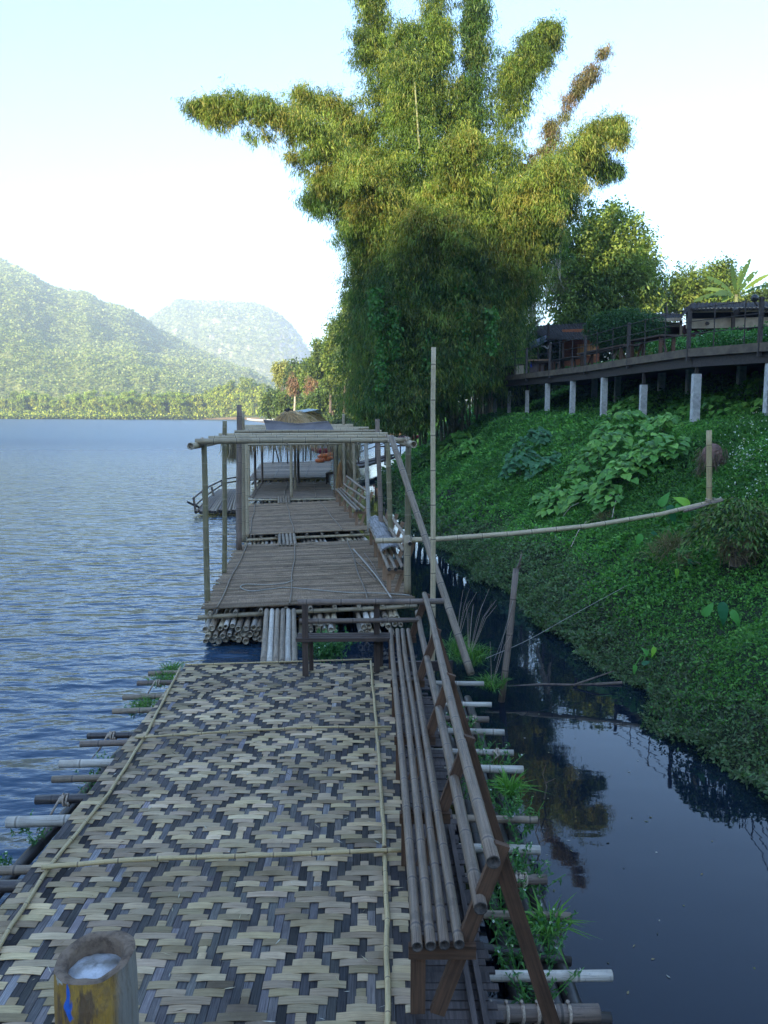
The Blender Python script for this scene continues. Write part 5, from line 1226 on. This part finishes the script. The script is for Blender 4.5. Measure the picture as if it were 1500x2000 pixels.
for (u, v, lab) in [(255, 1400, 'round leaved weed by the left floats'), (205, 1500, 'small fern by the big pale pole'), (170, 1560, 'weed on the roped dark pole'), (180, 1530, 'weed patch between the left poles'), (70, 1650, 'little sprout on the outer floats'), (45, 1625, 'tiny sprout nearest the white pole tip'), (10, 1690, 'sprout at the left picture edge')]: tuft(u, v, .22, 8, .06, .016, lab, LW, .07, lv=14, name='weed_clump', cat='weed')
for (u, v, lab) in [(625, 1285, 'water weed under the crosswise bench, left one'), (655, 1283, 'round leaved water weed under the crosswise bench')]: tuft(u, v, .2, 40, .16, .03, lab, LW, .14, lv=12, name='weed_clump', cat='weed')

# ---- yellow painted post in the foreground
def painted():
    m, t, p, o = mat('peeling_yellow_paint'); tc = N(t, 'ShaderNodeTexCoord'); ob = tc.outputs['Object']
    a = noise(t, ob, 9, 6, .7); b2 = noise(t, scalev(t, ob, (1, 1, .22)), 30, 5, .7); c3 = noise(t, ob, 5.5, 4, .6, 0)
    c = mix_(t, ramp(t, a, .35, .7), (.43, .25, .045), (.32, .17, .035))
    c = mix_(t, ramp(t, b2, .50, .60), c, (.15, .085, .04)); st = noise(t, ob, 26, 6, .75); c = mix_(t, math_(t, 'MULTIPLY', ramp(t, st, .48, .66), .6), c, (.16, .11, .06))
    mp = N(t, 'ShaderNodeMapping'); mp.inputs['Location'].default_value = (3, 1, 7); t.links.new(ob, mp.inputs['Vector'])
    c = mix_(t, ramp(t, noise(t, mp.outputs[0], 16, 4, .6), .62, .66), c, (.55, .52, .45))
    mp = N(t, 'ShaderNodeMapping'); mp.inputs['Location'].default_value = (1.2, 5, 2); mp.inputs['Scale'].default_value = (1, 1, .5); t.links.new(ob, mp.inputs['Vector'])
    c = mix_(t, ramp(t, noise(t, mp.outputs[0], 15, 3, .6), .66, .68), c, (.03, .14, .55))
    sep = N(t, 'ShaderNodeSeparateXYZ'); t.links.new(ob, sep.inputs[0])
    bare = math_(t, 'ADD', sep.outputs[0], math_(t, 'MULTIPLY', noise(t, scalev(t, ob, (1, 1, .3)), 12, 5, .7), .05))
    c = mix_(t, ramp(t, bare, .062, .080), c, (.22, .20, .17))
    fib = noise(t, scalev(t, ob, (1, 1, .05)), 110, 4, .7); c = mix_(t, math_(t, 'MULTIPLY', ramp(t, fib, .5, .7), .55), c, (.12, .08, .045))
    t.links.new(c, p.inputs['Base Color']); p.inputs['Roughness'].default_value = .55; bump(t, p, math_(t, 'ADD', math_(t, 'ADD', b2, fib), a), 1.0, .006); return m
def ash():
    m, t, p, o = mat('ash_and_cobweb'); tc = N(t, 'ShaderNodeTexCoord'); a = noise(t, tc.outputs['Object'], 60, 6, .75); b2 = noise(t, tc.outputs['Object'], 14, 4, .6)
    c = mix_(t, ramp(t, b2, .35, .6), (.22, .20, .17), (.66, .66, .68)); c = mix_(t, math_(t, 'MULTIPLY', ramp(t, a, .5, .7), .5), c, (.25, .24, .24))
    t.links.new(c, p.inputs['Base Color']); p.inputs['Roughness'].default_value = .9; bump(t, p, a, .8, .01); return m
def yellow_post():
    c = PY(186, 1868, 1.28); T = thing('bamboo_post', (c.x, c.y, DZ), 'thick hollow bamboo post with peeling yellow paint and blue flecks', 'post')
    n = 48; b_ = B(); V = []; zt = c.z; R_ = .066
    hs = [zt - 3.0, zt - .9, zt - .5, zt - .23, zt - .215, zt - .20, zt - .19, zt - .13, zt - .06, zt - .045, zt - .01, zt]
    for h in hs:
        for i in range(n):
            a = 2 * math.pi * i / n; node = 1 + .05 * math.exp(-((h - (zt - .205)) / .015) ** 2) - .03 * math.exp(-((h - (zt - .18)) / .02) ** 2)
            rough = 1 + .012 * math.sin(a * 3 + h * 9) + .006 * math.sin(a * 11); top = .93 + .05 * math.sin(a * 2 + .5) if h > zt - .03 else 1
            ww = (.002 * math.sin(a * 3 + 1) + .001 * math.sin(a * 7) + .009 * math.cos(a - 1.2)) * (h > zt - .05)
            crack = -.05 if (h > zt - .25 and i in (31, 32)) else (-.06 if (h > zt - .6 and i == 42) else 0)
            V.append((c.x + math.cos(a) * R_ * (node * rough * top + crack), c.y + math.sin(a) * R_ * (node * rough * top + crack), h + ww))
    b_.add(V, [(j * n + i, j * n + (i + 1) % n, (j + 1) * n + (i + 1) % n, (j + 1) * n + i) for j in range(len(hs) - 1) for i in range(n)])
    part('painted_shell', b_, painted(), T, smooth=True, org=(c.x, c.y, zt - .3))
    b_ = B(); V = []
    rings = [(.93, 0), (.84, .002), (.70, .0), (.66, -.004), (.65, -.03), (.64, -.052)]
    for (rr_, dz) in rings:
        for i in range(n):
            a = 2 * math.pi * i / n; rr2 = rr_ * (1 + .03 * math.sin(a * 2 + 1) + .015 * math.sin(a * 9)) if rr_ < .9 else (.93 + .05 * math.sin(a * 2 + .5)) * (1 + .012 * math.sin(a * 3 + zt * 9) + .006 * math.sin(a * 11)) * .999
            ww = (.002 * math.sin(a * 3 + 1) + .001 * math.sin(a * 7) + .009 * math.cos(a - 1.2)) * (1 if rr_ > .6 else 0)
            V.append((c.x + math.cos(a) * R_ * rr2, c.y + math.sin(a) * R_ * rr2, zt + ww + dz))
    b_.add(V, [(j * n + i, j * n + (i + 1) % n, (j + 1) * n + (i + 1) % n, (j + 1) * n + i) for j in range(len(rings) - 1) for i in range(n)])
    part('rim', b_, plain('weathered_end_grain', (.20, .14, .095), (.07, .045, .03), 45, .85, bs=.8, bd=.006), T, smooth=True)
    b_ = B(); V = []; q = 24
    for j in range(7):
        for i in range(q):
            a = 2 * math.pi * i / q; rr_ = .045 * j / 6; V.append((c.x + math.cos(a) * rr_, c.y + math.sin(a) * rr_, zt - .024 + .010 * (1 - (j / 6) ** 2) + random.uniform(-.0015, .0015)))
    b_.add(V, [(j * q + i, j * q + (i + 1) % q, (j + 1) * q + (i + 1) % q, (j + 1) * q + i) for j in range(6) for i in range(q)])
    part('ash_filling', b_, ash(), T, smooth=True)
yellow_post()

# ---- small raft moored at the left
SR = [PZ(383, 1000, .16), PZ(470, 999, .16), PZ(475, 956, .16), PZ(428, 957, .16)]
TS = thing('bamboo_raft', ((SR[0] + SR[2]) / 2).to_2d().to_3d(), 'small low pole raft with a hand rail moored left of the decks', 'raft', 'bamboo rafts')
for i in range(17):
    s_ = i / 16; a = SR[0].lerp(SR[1], s_); b2 = SR[3].lerp(SR[2], s_); b_ = B(); mid = a.lerp(b2, .5) + Vector((0, 0, .06)); b_.tube([a + Vector((0, random.uniform(-.2, .2), 0)), mid, b2], .058, .05, 10, .35, True, 0, 1); part('float_pole', b_, [M[random.choice(['grey', 'brown', 'grey'])], M['cutdark']], TS, smooth=True)
ra = [PZ(371, 975, .62), PZ(400, 955, .85), PZ(440, 937, .85), PZ(480, 930, .8)]
b_ = B(); b_.tube([PY(377, 973, 29.2), PY(402, 953, 31.5), PY(437, 936, 35), PY(470, 930, 37)], .035, .03, 8, .35); part('hand_rail', b_, [M['brown'], M['cut']], TS, smooth=True)
b_ = B(); b_.tube([PY(382, 986, 29.2), PY(405, 966, 31.5), PY(437, 944, 35), PY(470, 938, 37)], .03, .03, 8, .35); part('hand_rail', b_, [M['brown'], M['cut']], TS, smooth=True)
for (u, v0, v1, Y) in ((378, 972, 1000, 29.2), (395, 958, 980, 30.6), (413, 950, 968, 32), (433, 940, 958, 34.5)):
    b_ = B(); b_.bar(PY(u + 4, v1, Y), PY(u, v0, Y), .07, .05, (0, 1, 0)); part('rail_post', b_, M['brown'], TS)
b_ = B(); b_.tube([PY(366, 980, 29), PY(388, 990, 29.4)], .04, .04, 8); part('mooring_pole', b_, M['dark'], TS)

# ---- things at the far end: life jackets, kayak, far landing stage
TJ = thing('life_jackets', PZ(636, 905, DZ), 'heap of orange life jackets at the end of the farthest raft', 'life jackets')
mj = plain('orange_cloth', (.62, .15, .02), (.35, .08, .015), 8, .7)
for k in range(6):
    b_ = B(); c = PZ(625 + k * 4.4, 903 - (k % 2) * 3, DZ) + Vector((0, random.uniform(-.2, .2), .12 + .16 * (k % 3))); V = []
    for j in range(7):
        for i in range(12):
            a = 2 * math.pi * i / 12; ph = -math.pi / 2 + math.pi * j / 6; V.append(c + Vector((math.cos(a) * .32 * (math.cos(ph) ** .6 if j not in (0, 6) else .02), math.sin(a) * .25 * (math.cos(ph) ** .6 if j not in (0, 6) else .02), math.sin(ph) * .13)))
    b_.add(V, [(j * 12 + i, j * 12 + (i + 1) % 12, (j + 1) * 12 + (i + 1) % 12, (j + 1) * 12 + i) for j in range(6) for i in range(12)]); part('life_jacket', b_, mj, TJ, smooth=True)
def hull(name, c, Lh, Wd, H, mt, label, cat, ang=0, group=None):
    b_ = B(); V = []; n, m_ = 18, 8
    for i in range(n + 1):
        f = i / n * 2 - 1; w_ = Wd / 2 * (1 - abs(f) ** 2.4) + .01; sh = H * (1 + .5 * f * f)
        for j in range(m_ + 1):
            a = math.pi * j / m_; V.append(Vector((f * Lh / 2, -math.cos(a) * w_, sh - math.sin(a) ** .7 * H * (1 - .3 * f * f))))
    fs = [(i * (m_ + 1) + j, i * (m_ + 1) + j + 1, (i + 1) * (m_ + 1) + j + 1, (i + 1) * (m_ + 1) + j) for i in range(n) for j in range(m_)]
    Rm = Matrix.Rotation(ang, 3, 'Z'); V = [Rm @ v + Vector(c) for v in V]; b_.add(V, fs)
    T = thing(name, c, label, cat, group); h_ = part('hull', b_, mt, T, smooth=True); sm = h_.modifiers.new('thick', 'SOLIDIFY'); sm.thickness = .04
    b_ = B()
    for f in (-.25, .15): b_.bar(Vector(c) + Rm @ Vector((f * Lh, -Wd * .42, H * .85)), Vector(c) + Rm @ Vector((f * Lh, Wd * .42, H * .85)), .18, .03)
    part('thwart', b_, M['wooddark'], T); return T
red = plain('red_hull', (.30, .015, .02), (.18, .012, .015), 3, .35)
hull('boat', PY(633, 887, 60), 2.0, .7, .42, red, 'dark red boat tied behind the farthest raft', 'boat', .15)
hull('boat', PY(775, 862, 62), 3.6, .9, .35, red, 'red boat beside the far walkway under the bamboo clump', 'boat', .05)
hull('boat', PZ(512, 827, .05) if False else PY(512, 824, 250), 9, 1.6, .8, plain('white_hull', (.6, .6, .58), (.4, .4, .4), 3, .4), 'white boat beached on the far point', 'boat', .3)
TW = thing('landing_stage', (1, 58, 0), 'dark far walkway on poles under the bamboo clump', 'landing stage')
b_ = B(); b_.bar(PY(690, 912, 46), PY(760, 893, 56), .9, .12); part('walkway', b_, M['wooddark'], TW)
b_ = B(); b_.bar(PY(700, 905, 48), PY(765, 888, 58), .5, .1); b_.bar(PY(740, 872, 60), PY(830, 868, 52), .8, .1); part('walkway', b_, M['wooddark'], TW)
for (u0, v0, u1, v1) in ((697, 873, 790, 848), (697, 885, 760, 862), (690, 843, 800, 828), (745, 845, 820, 842)):
    b_ = B(); b_.tube([PY(u0, v0, 50), PY(u1, v1, 56)], .035, .03, 6); part('hand_rail', b_, M['wooddark'], TW)
for (u, v0, v1, Y) in ((800 - 47, 818, 900, 52), (734, 865, 905, 50), (752, 862, 908, 50), (782, 858, 890, 56), (700, 868, 912, 48)):
    b_ = B(); b_.tube([PY(u, v1, Y), PY(u, v0, Y)], .05, .045, 7); part('post', b_, M['wooddark'], TW)
for k, (u0, u1) in enumerate(((560, 562), (535, 533), (536, 545), (548, 549), (592, 592), (597, 597), (607, 607))):
    pole('mooring_post', PY(u1, 905 - k, 50), PY(u0, 866, 50), .045, .04, 'dark', None, .4, n=7, label='%s dark post from the left at the end of the farthest raft' % ords[k], cat='post', group='posts at the end of the farthest raft')
# ------------------------------------------------------------------ terrace on concrete posts
EDGE = [Vector((4.75, 38, 0)), Vector((6.75, 28.6, 0)), Vector((7.6, 21, 0)), Vector((8.85, 19.2, 0))]
EDGE = [PY(955, 742, 38), PY(1029, 736, 34), PY(1142, 723, 28.6), PY(1227, 714, 24.6), PY(1344, 697, 21), PY(1500, 686, 19.0), PY(1720, 640, 13)]
ZT = 5.22
for e in EDGE: e.z = ZT
TD = thing('terrace', (8, 28, 3.7), 'raised riverside terrace on concrete posts with a thin iron railing', 'terrace')
b_ = B(); inner = [Vector((e.x + 5.5 + i * 1.0, e.y + 3.5, 0)) for i, e in enumerate(EDGE)]
for i in range(len(EDGE) - 1):
    a, c, d, f = EDGE[i], EDGE[i + 1], inner[i + 1], inner[i]
    z0, z1 = ZT - .30, ZT - .2
    b_.hexa([(a.x + .1, a.y, z0), (f.x, f.y, z0), (d.x, d.y, z0), (c.x + .1, c.y, z0), (a.x + .1, a.y, z1), (f.x, f.y, z1), (d.x, d.y, z1), (c.x + .1, c.y, z1)])
part('floor', b_, M['wooddark'], TD)
for i in range(len(EDGE) - 1):
    b_ = B(); b_.bar(EDGE[i] - Vector((0, 0, .14)), EDGE[i + 1] - Vector((0, 0, .14)), .08, .2); part('edge_beam', b_, plain('weathered_beam', (.15, .115, .075), (.08, .06, .045), 4) if i == 0 else bpy.data.materials['weathered_beam'], TD)
    b_ = B(); b_.bar(EDGE[i] - Vector((-.15, 0, .38)), EDGE[i + 1] - Vector((-.15, 0, .38)), .1, .22); part('joist', b_, M['iron'], TD)
def edge_at(u):
    for i in range(len(EDGE) - 1):
        ua = 750 + EDGE[i].x / EDGE[i].y * 1645; ub = 750 + EDGE[i + 1].x / EDGE[i + 1].y * 1645
        if ua <= u <= ub or i == len(EDGE) - 2: return EDGE[i].lerp(EDGE[i + 1], (u - ua) / (ub - ua))
def rpost(u, r, extra=0):
    p = edge_at(u); b_ = B(); b_.bar(p - Vector((0, 0, .34 if r > .03 else .26)), p + Vector((0, 0, RH + extra)), r, r, (0, 1, 0)); part('railing_post', b_, M['iron'], TD)
RH = .98
for u in (956, 1029, 1079, 1143, 1227, 1344, 1484): rpost(u, .085)
for u in (966, 977, 990, 1008, 1054, 1098, 1121, 1168, 1199, 1262, 1302, 1396, 1455, 1530): rpost(u, .022)
for h in (.93, .62, .32):
    for i in range(len(EDGE) - 1):
        b_ = B(); b_.tube([EDGE[i] + Vector((0, 0, h)), EDGE[i + 1] + Vector((0, 0, h))], .012, .012, 6); part('rail', b_, M['iron'], TD)
for (u, v0, v1, wpx, top) in ((967, 755, 794, 7, 0), (994, 763, 790, 7, 1), (1029, 762, 792, 8, 1), (1068, 742, 811, 10, 0), (1117, 741, 814, 11, 0), (1178, 730, 808, 13, 0), (1255, 751, 800, 14, 1), (1357, 730, 803, 17, 1), (1500, 700, 818, 20, 0)):
    p = edge_at(u) ; Y = p.y + .15 + (.8 if top == 1 and u < 1040 else 0) ; g = PY(u, v1 + 14, Y); r = wpx * Y / 1640 * .86
    tz = ZT - .5 if not top else PY(u, v0, Y).z
    b_ = B(); b_.bar((g.x, Y, g.z - .4), (g.x, Y, tz), r, r, (0, 1, 0)); part('concrete_post', b_, M['concrete'], TD)
    if top: b_ = B(); b_.bar((g.x, Y, tz), (g.x, Y, ZT - .3), r * .45, r * .45, (0, 1, 0)); part('steel_stub', b_, M['iron'], TD)
for (u, Y) in ((1205, 31), (1290, 28), (1345, 26), (1445, 24), (1160, 33), (1255, 34)):
    g = PY(u, 790, Y); b_ = B(); b_.bar((g.x, Y, g.z - .6), (g.x, Y, ZT - .3), .2, .2, (0, 1, 0)); part('concrete_post', b_, M['concrete'], TD)
# lamp ball at the corner of the railing
TQ = thing('lamp', PY(1475, 589, 19.2), 'small round black lamp on the railing post at the right edge', 'lamp')
b_ = B(); c = PY(1474, 582, 19.2); V = []
for j in range(9):
    for i in range(16): a = 2 * math.pi * i / 16; ph = -math.pi / 2 + math.pi * j / 8; V.append(c + Vector((math.cos(a) * .085 * math.cos(ph), math.sin(a) * .085 * math.cos(ph), math.sin(ph) * .085)))
b_.add(V, [(j * 16 + i, j * 16 + (i + 1) % 16, (j + 1) * 16 + (i + 1) % 16, (j + 1) * 16 + i) for j in range(8) for i in range(16)]); part('globe', b_, plain('black_plastic', (.02, .02, .02), (.03, .03, .03), 4, .25), TQ, smooth=True)
b_ = B(); b_.tube([c - Vector((0, 0, .08)), c - Vector((-.07, 0, .17))], .02, .02, 8); part('bracket', b_, M['iron'], TQ)
# tables and benches along the railing
def table(u0, u1, v, Y0, Y1, lab, h=.72, w=.55, name='wooden_table', cat='table'):
    a, c = PY(u0, v[0], Y0), PY(u1, v[1], Y1); a.z = c.z = ZT - .2 + h; T = thing(name, (a.x, a.y, ZT - .2), lab, cat, 'tables along the railing')
    b_ = B(); b_.bar(a, c, w, .05); part('table_top', b_, M['wooddark'], T)
    for f in (.08, .92):
        p = a.lerp(c, f)
        for s_ in (-1, 1):
            d = (c - a).normalized().cross(Vector((0, 0, 1))) * s_ * w * .35; b_ = B(); b_.bar(p + d + Vector((0, 0, -.03)), p + d - Vector((0, 0, h)), .09, .09, (0, 1, 0)); part('leg', b_, M['wood'], T)
        q = a.lerp(c, .5); b_ = B(); b_.bar(p - Vector((0, 0, h * .7)), p.lerp(q, .3) - Vector((0, 0, .05)), .06, .06, (0, 1, 0)); part('brace', b_, M['wood'], T)
table(1240, 1308, (690, 690), 25.5, 23.5, 'dark plank table at the right beside the green hedge')
table(1140, 1232, (700, 700), 31, 26.8, 'long dark plank table in the middle of the terrace')
table(1088, 1130, (705, 705), 35, 32.5, 'plank table left of the long one')
table(1060, 1085, (705, 705), 37, 36, 'small plank table near the serving counter')
for (u, wpx, hh, m, lab) in ((1015, 15, .62, 'cream', 'pale square cabinet near the far end of the terrace'), (995, 17, .5, 'maroon', 'dark red low box beside the pale cabinet')):
    p = edge_at(u); Y = p.y + 1.2; c = PY(u, 730, Y); r = wpx * Y / 1640 / 2; T = thing('cabinet', (c.x, Y, ZT - .2), lab, 'cabinet')
    b_ = B(); b_.box(c.x - r, c.x + r, Y, Y + .5, ZT - .2, ZT - .2 + hh); part('body', b_, M[m], T); b_ = B(); b_.box(c.x - r - .02, c.x + r + .02, Y - .02, Y + .52, ZT - .197 + hh, ZT - .17 + hh); part('top', b_, M['wooddark'], T)
# hedge
P = []; n = 26000; ha, hc = Vector((8.9, 27.5, 0)), Vector((11.8, 19.2, 0)); f = RNG.random(n)
X = ha.x + (hc.x - ha.x) * f + RNG.normal(size=n) * .28; Y = ha.y + (hc.y - ha.y) * f + RNG.normal(size=n) * .25; zz = ZT - .2 + RNG.random(n) * (.88 + .12 * np.sin(f * 23)) 
TX = thing('hedge', (10.3, 23.3, ZT - .2), 'bushy green hedge with tiny white flowers behind the terrace railing', 'hedge')
leaves('foliage', np.stack([X, Y, zz], 1), RNG.normal(size=(n, 3)) + [0, 0, .3], .10, .05, mixcol(n, [(.07, .22, .05), (.10, .27, .06), (.05, .15, .04)]), M['leaf'], TX)
n = 260; f = RNG.random(n); leaves('blossom', np.stack([ha.x + (hc.x - ha.x) * f + RNG.normal(size=n) * .25 - .1, ha.y + (hc.y - ha.y) * f - .3, ZT + .45 + RNG.normal(size=n) * .08], 1), RNG.normal(size=(n, 3)), .05, .05, mixcol(n, [(.7, .72, .68)]), M['leaf'], TX)
n = 9000; f = RNG.random(n); ha, hc = Vector((8.0, 36, 0)), Vector((9.2, 28, 0))
TX = thing('hedge', (8.5, 31, ZT - .2), 'lower green planting behind the long middle table', 'hedge')
leaves('foliage', np.stack([ha.x + (hc.x - ha.x) * f + RNG.normal(size=n) * .25, ha.y + (hc.y - ha.y) * f, ZT - .2 + RNG.random(n) * .5], 1), RNG.normal(size=(n, 3)) + [0, 0, .3], .10, .05, mixcol(n, [(.07, .22, .05), (.05, .15, .04)]), M['leaf'], TX)
b0 = PY(1190, 690, 33); T = thing('feathery_bush', b0, 'feathery dark green bush behind the middle table', 'bush')
n = 16000; u_ = unit(n); Cc = np.array(b0 + Vector((.6, 0, .9))) + u_ * np.array([1.7, 1.0, .85]) * (RNG.random(n) ** .4)[:, None]
leaves('foliage', Cc, RNG.normal(size=(n, 3)) + [0, 0, .1], .12, .04, mixcol(n, [(.05, .12, .04), (.07, .16, .05), (.04, .09, .03)]), M['leaf'], T)
b_ = B(); b_.tube([b0 - Vector((0, 0, .8)), b0 + Vector((.5, 0, .9))], .06, .04, 7); part('stem', b_, M['bark'], T)

# ------------------------------------------------------------------ roofs behind
def corr(b_, a, c, d, f, n, amp, col=(1, 1, 1)):   # corrugated sheet: a-c eave, f-d ridge
    V = []; a, c, d, f = map(Vector, (a, c, d, f)); nrm = (c - a).cross(f - a).normalized()
    for i in range(n + 1):
        s_ = i / n; o = nrm * (amp * (1 if i % 2 else -1)); V += [a.lerp(c, s_) + o, f.lerp(d, s_) + o]
    b_.add(V, [(2 * i, 2 * i + 2, 2 * i + 3, 2 * i + 1) for i in range(n)], col=col)
TR = thing('restaurant_building', (14, 33, 5), 'low maroon and cream building with a dark tin roof at the right', 'building')
def P3(u, v, Y): return PY(u, v, Y)
b_ = B(); corr(b_, P3(1350, 603, 31), P3(1720, 596, 31), P3(1720, 585, 37), P3(1352, 591, 37), 90, .02); ro = part('roof', b_, M['roofm'], TR); ro.modifiers.new('thick', 'SOLIDIFY').thickness = .05
b_ = B(); corr(b_, P3(1328, 620, 30.6), P3(1350, 604, 30.6), P3(1354, 590, 37), P3(1340, 600, 37), 8, .02); part('roof', b_, M['roofm'], TR)
b_ = B(); b_.bar(P3(1345, 606, 31.2), P3(1720, 600, 31.2), .05, .16); part('fascia', b_, M['cream'], TR)
b_ = B(); b_.bar(P3(1340, 632, 31.6), P3(1720, 624, 31.6), .06, .36); part('beam_board', b_, M['cream'], TR)
b_ = B(); b_.bar(P3(1334, 668, 32.2), P3(1720, 668, 32.2), .1, 1.3); part('wall', b_, M['maroon'], TR)
b_ = B(); b_.bar(P3(1340, 616, 32.8), P3(1720, 612, 32.8), .06, .3); part('wall', b_, M['iron'], TR)
for u in (1432, 1560): b_ = B(); b_.bar(P3(u, 690, 31.4), P3(u, 606, 31.4), .11, .11, (0, 1, 0)); part('column', b_, M['wooddark'], TR)
b_ = B(); c = P3(1435, 604, 31); b_.tube([c, c + Vector((0, -.2, -.12))], .09, .12, 10); part('lamp', b_, M['iron'], TR)
b_ = B(); c = P3(1381, 631, 31.5); b_.tube([c, c + Vector((0, -.12, -.03))], .07, .05, 10); part('spot_lamp', b_, M['iron'], TR)
b_ = B(); corr(b_, P3(1250, 623, 33), P3(1332, 621, 33), P3(1336, 612, 38), P3(1262, 612, 38), 26, .02); part('porch_roof', b_, M['roofm'], TR)
b_ = B(); b_.bar(P3(1255, 626, 33), P3(1331, 623, 33), .05, .12); part('porch_fascia', b_, M['cream'], TR)
b_ = B(); b_.bar(P3(1262, 632, 33.4), P3(1330, 634, 33.4), .05, .18); part('porch_fascia', b_, M['cream'], TR)
b_ = B(); b_.bar(P3(1300, 668, 34.5), P3(1345, 668, 34.5), .1, 1.3); part('wall', b_, M['maroon'], TR)
for u in (1298, 1330): b_ = B(); b_.bar(P3(u, 690, 33.2), P3(u, 625, 33.2), .09, .09, (0, 1, 0)); part('column', b_, M['wooddark' if u < 1310 else 'cream'], TR)
# shed at the left end of the terrace
TS2 = thing('open_shed', PY(1080, 740, 42), 'dark tin roofed open shed at the far end of the terrace', 'shed')
ap = P3(1059, 622, 41); b_ = B(); corr(b_, P3(1021, 669, 41), P3(1021, 669, 48) + Vector((-.8, 0, 0)), ap + Vector((.0, 7, .0)), ap, 34, .02); part('roof', b_, M['roofm'], TS2).modifiers.new('thick', 'SOLIDIFY').thickness = .04
b_ = B(); corr(b_, P3(1066, 662, 40.5), P3(1180, 662, 41.5), P3(1180, 628, 47), ap + Vector((.1, 5, .15)), 50, .02); part('roof', b_, M['roofm'], TS2).modifiers.new('thick', 'SOLIDIFY').thickness = .04
b_ = B(); b_.bar(P3(1018, 672, 40.9), ap + Vector((0, -.1, .05)), .06, .06); part('verge', b_, M['concrete'], TS2)
for (u, v0, v1) in ((1036, 662, 735), (1071, 632, 735), (1099, 668, 735)): b_ = B(); b_.bar(P3(u, v1, 41.2), P3(u, v0, 41.2), .09, .09, (0, 1, 0)); part('post', b_, M['wooddark'], TS2)
b_ = B(); V = []
for i in range(9):
    for j in range(5): s_ = i / 8; q = j / 4; V.append(P3(1034 + 33 * s_ + q * 1, 668 - 14 * s_ + (15 - 3 * s_) * q, 40.9 - q * .4) + Vector((0, .05 * math.sin(i * 1.6), 0)))
b_.add(V, [(i * 5 + j, i * 5 + j + 1, (i + 1) * 5 + j + 1, (i + 1) * 5 + j) for i in range(8) for j in range(4)]); part('awning', b_, plain('blue_grey_awning', (.13, .15, .19), (.08, .09, .12), 3), TS2)
b_ = B(); b_.bar(P3(1098, 680, 43.5), P3(1170, 678, 43.5), .1, 1.9)
part('plank_wall', b_, wood('red_brown_planks', (.34, .12, .05), (.16, .05, .03), .7, .5), TS2)
b_ = B()
for k in range(7): b_.bar(P3(1130 + k * 5.2, 694, 43.2), P3(1130 + k * 5.2, 672, 43.2), .11, .03, (0, 1, 0), col=jit((1, 1, 1), .3))
part('lit_wall_boards', b_, wood('lit_planks', (.75, .36, .13), (.45, .2, .08), .6, .5), TS2)  # warm light on the plank wall, put into the brighter orange colour
TC = thing('serving_counter', PY(1048, 745, 39.5), 'wooden serving counter under the shed awning', 'counter')
b_ = B(); b_.bar(P3(1029, 704, 39.5), P3(1072, 703, 39.5), .6, .07); part('counter_top', b_, M['woodpale'], TC)
b_ = B(); b_.bar(P3(1033, 722, 39.7), P3(1062, 720, 39.7), .1, .75); part('front_panel', b_, plain('counter_panel', (.18, .13, .11), (.10, .08, .08), 3), TC)
b_ = B(); b_.bar(P3(1036.5, 706, 39.4), P3(1037.5, 717, 39.4), .06, .03, (0, 1, 0)); part('blue_cloth', b_, plain('blue_cloth', (.02, .04, .5), (.02, .03, .35), 4), TC)
for (u, v, lab) in ((1062, 676, 'upper white bracket lamp on the shed post'),):
    T = thing('lamp', P3(1071, 680, 41), 'white arm lamp on the shed post', 'lamp'); b_ = B(); b_.tube([P3(1057, 675, 41), P3(1063, 676, 41), P3(1070, 681, 41)], .05, .03, 7); part('arm', b_, M['concrete'], T)
    b_ = B(); b_.tube([P3(1073, 674, 41), P3(1073, 680, 41)], .07, .09, 8); part('shade', b_, M['concrete'], T)
# pale stump of a gate left of the terrace
T = thing('wooden_gate_post', PY(940, 765, 37.5), 'weathered pale post with a cross bar left of the terrace', 'post')
b_ = B(); b_.bar(PY(941, 768, 37.5), PY(941, 748, 37.5), .1, .1, (0, 1, 0)); part('post', b_, M['strip'], T)
b_ = B(); b_.bar(PY(934, 748, 37.4), PY(958, 747, 37.4), .1, .1); part('cross_bar', b_, M['wood'], T)

# dark thicket closing the view behind the terrace
for (x, y, rx, rz, lab) in ((9.5, 47, 2.6, 1.8, 'dark thicket behind the open shed'), (14.5, 46, 3.0, 2.0, 'dark thicket behind the middle of the terrace'), (20, 46, 3.4, 1.8, 'dark thicket behind the low tin roof'), (7.2, 44, 2.4, 3.0, 'dark thicket glimpsed under the far end of the terrace')):
    T = thing('thicket', (x, y, 5.5), lab, 'bush', 'thickets behind the terrace'); n = 9000; u_ = unit(n)
    leaves('foliage', np.array([x, y, 4.6 if x < 8 else 6.6]) + u_ * np.array([rx, 1.6, rz]) * (RNG.random(n) ** .4)[:, None], RNG.normal(size=(n, 3)), .28, .14, mixcol(n, [(.05, .09, .03), (.08, .12, .035), (.03, .06, .02)]), M['leaf'], T)
    b_ = B(); b_.tube([(x, y, 2.5 if x < 8 else 4.5), (x + .2, y, 4.5 if x < 8 else 6.5)], .08, .05, 7); part('stem', b_, M['bark'], T)
HAZE = 0.0005
# ------------------------------------------------------------------ air
hb = B(); hb.box(-3050, 2050, -1050, 3450, -60, 340)
hm = bpy.data.materials.new('haze_air'); hm.use_nodes = True; t = hm.node_tree; t.nodes.clear()
ho = t.nodes.new('ShaderNodeOutputMaterial'); pv = t.nodes.new('ShaderNodeVolumePrincipled')
pv.inputs['Color'].default_value = (.70, .83, 1, 1); pv.inputs['Density'].default_value = HAZE; pv.inputs['Anisotropy'].default_value = 0.0
t.links.new(pv.outputs[0], ho.inputs['Volume'])
part('haze', hb, hm, kind='stuff', label='pale morning haze over the river valley', cat='haze', org=(0, 0, 0))
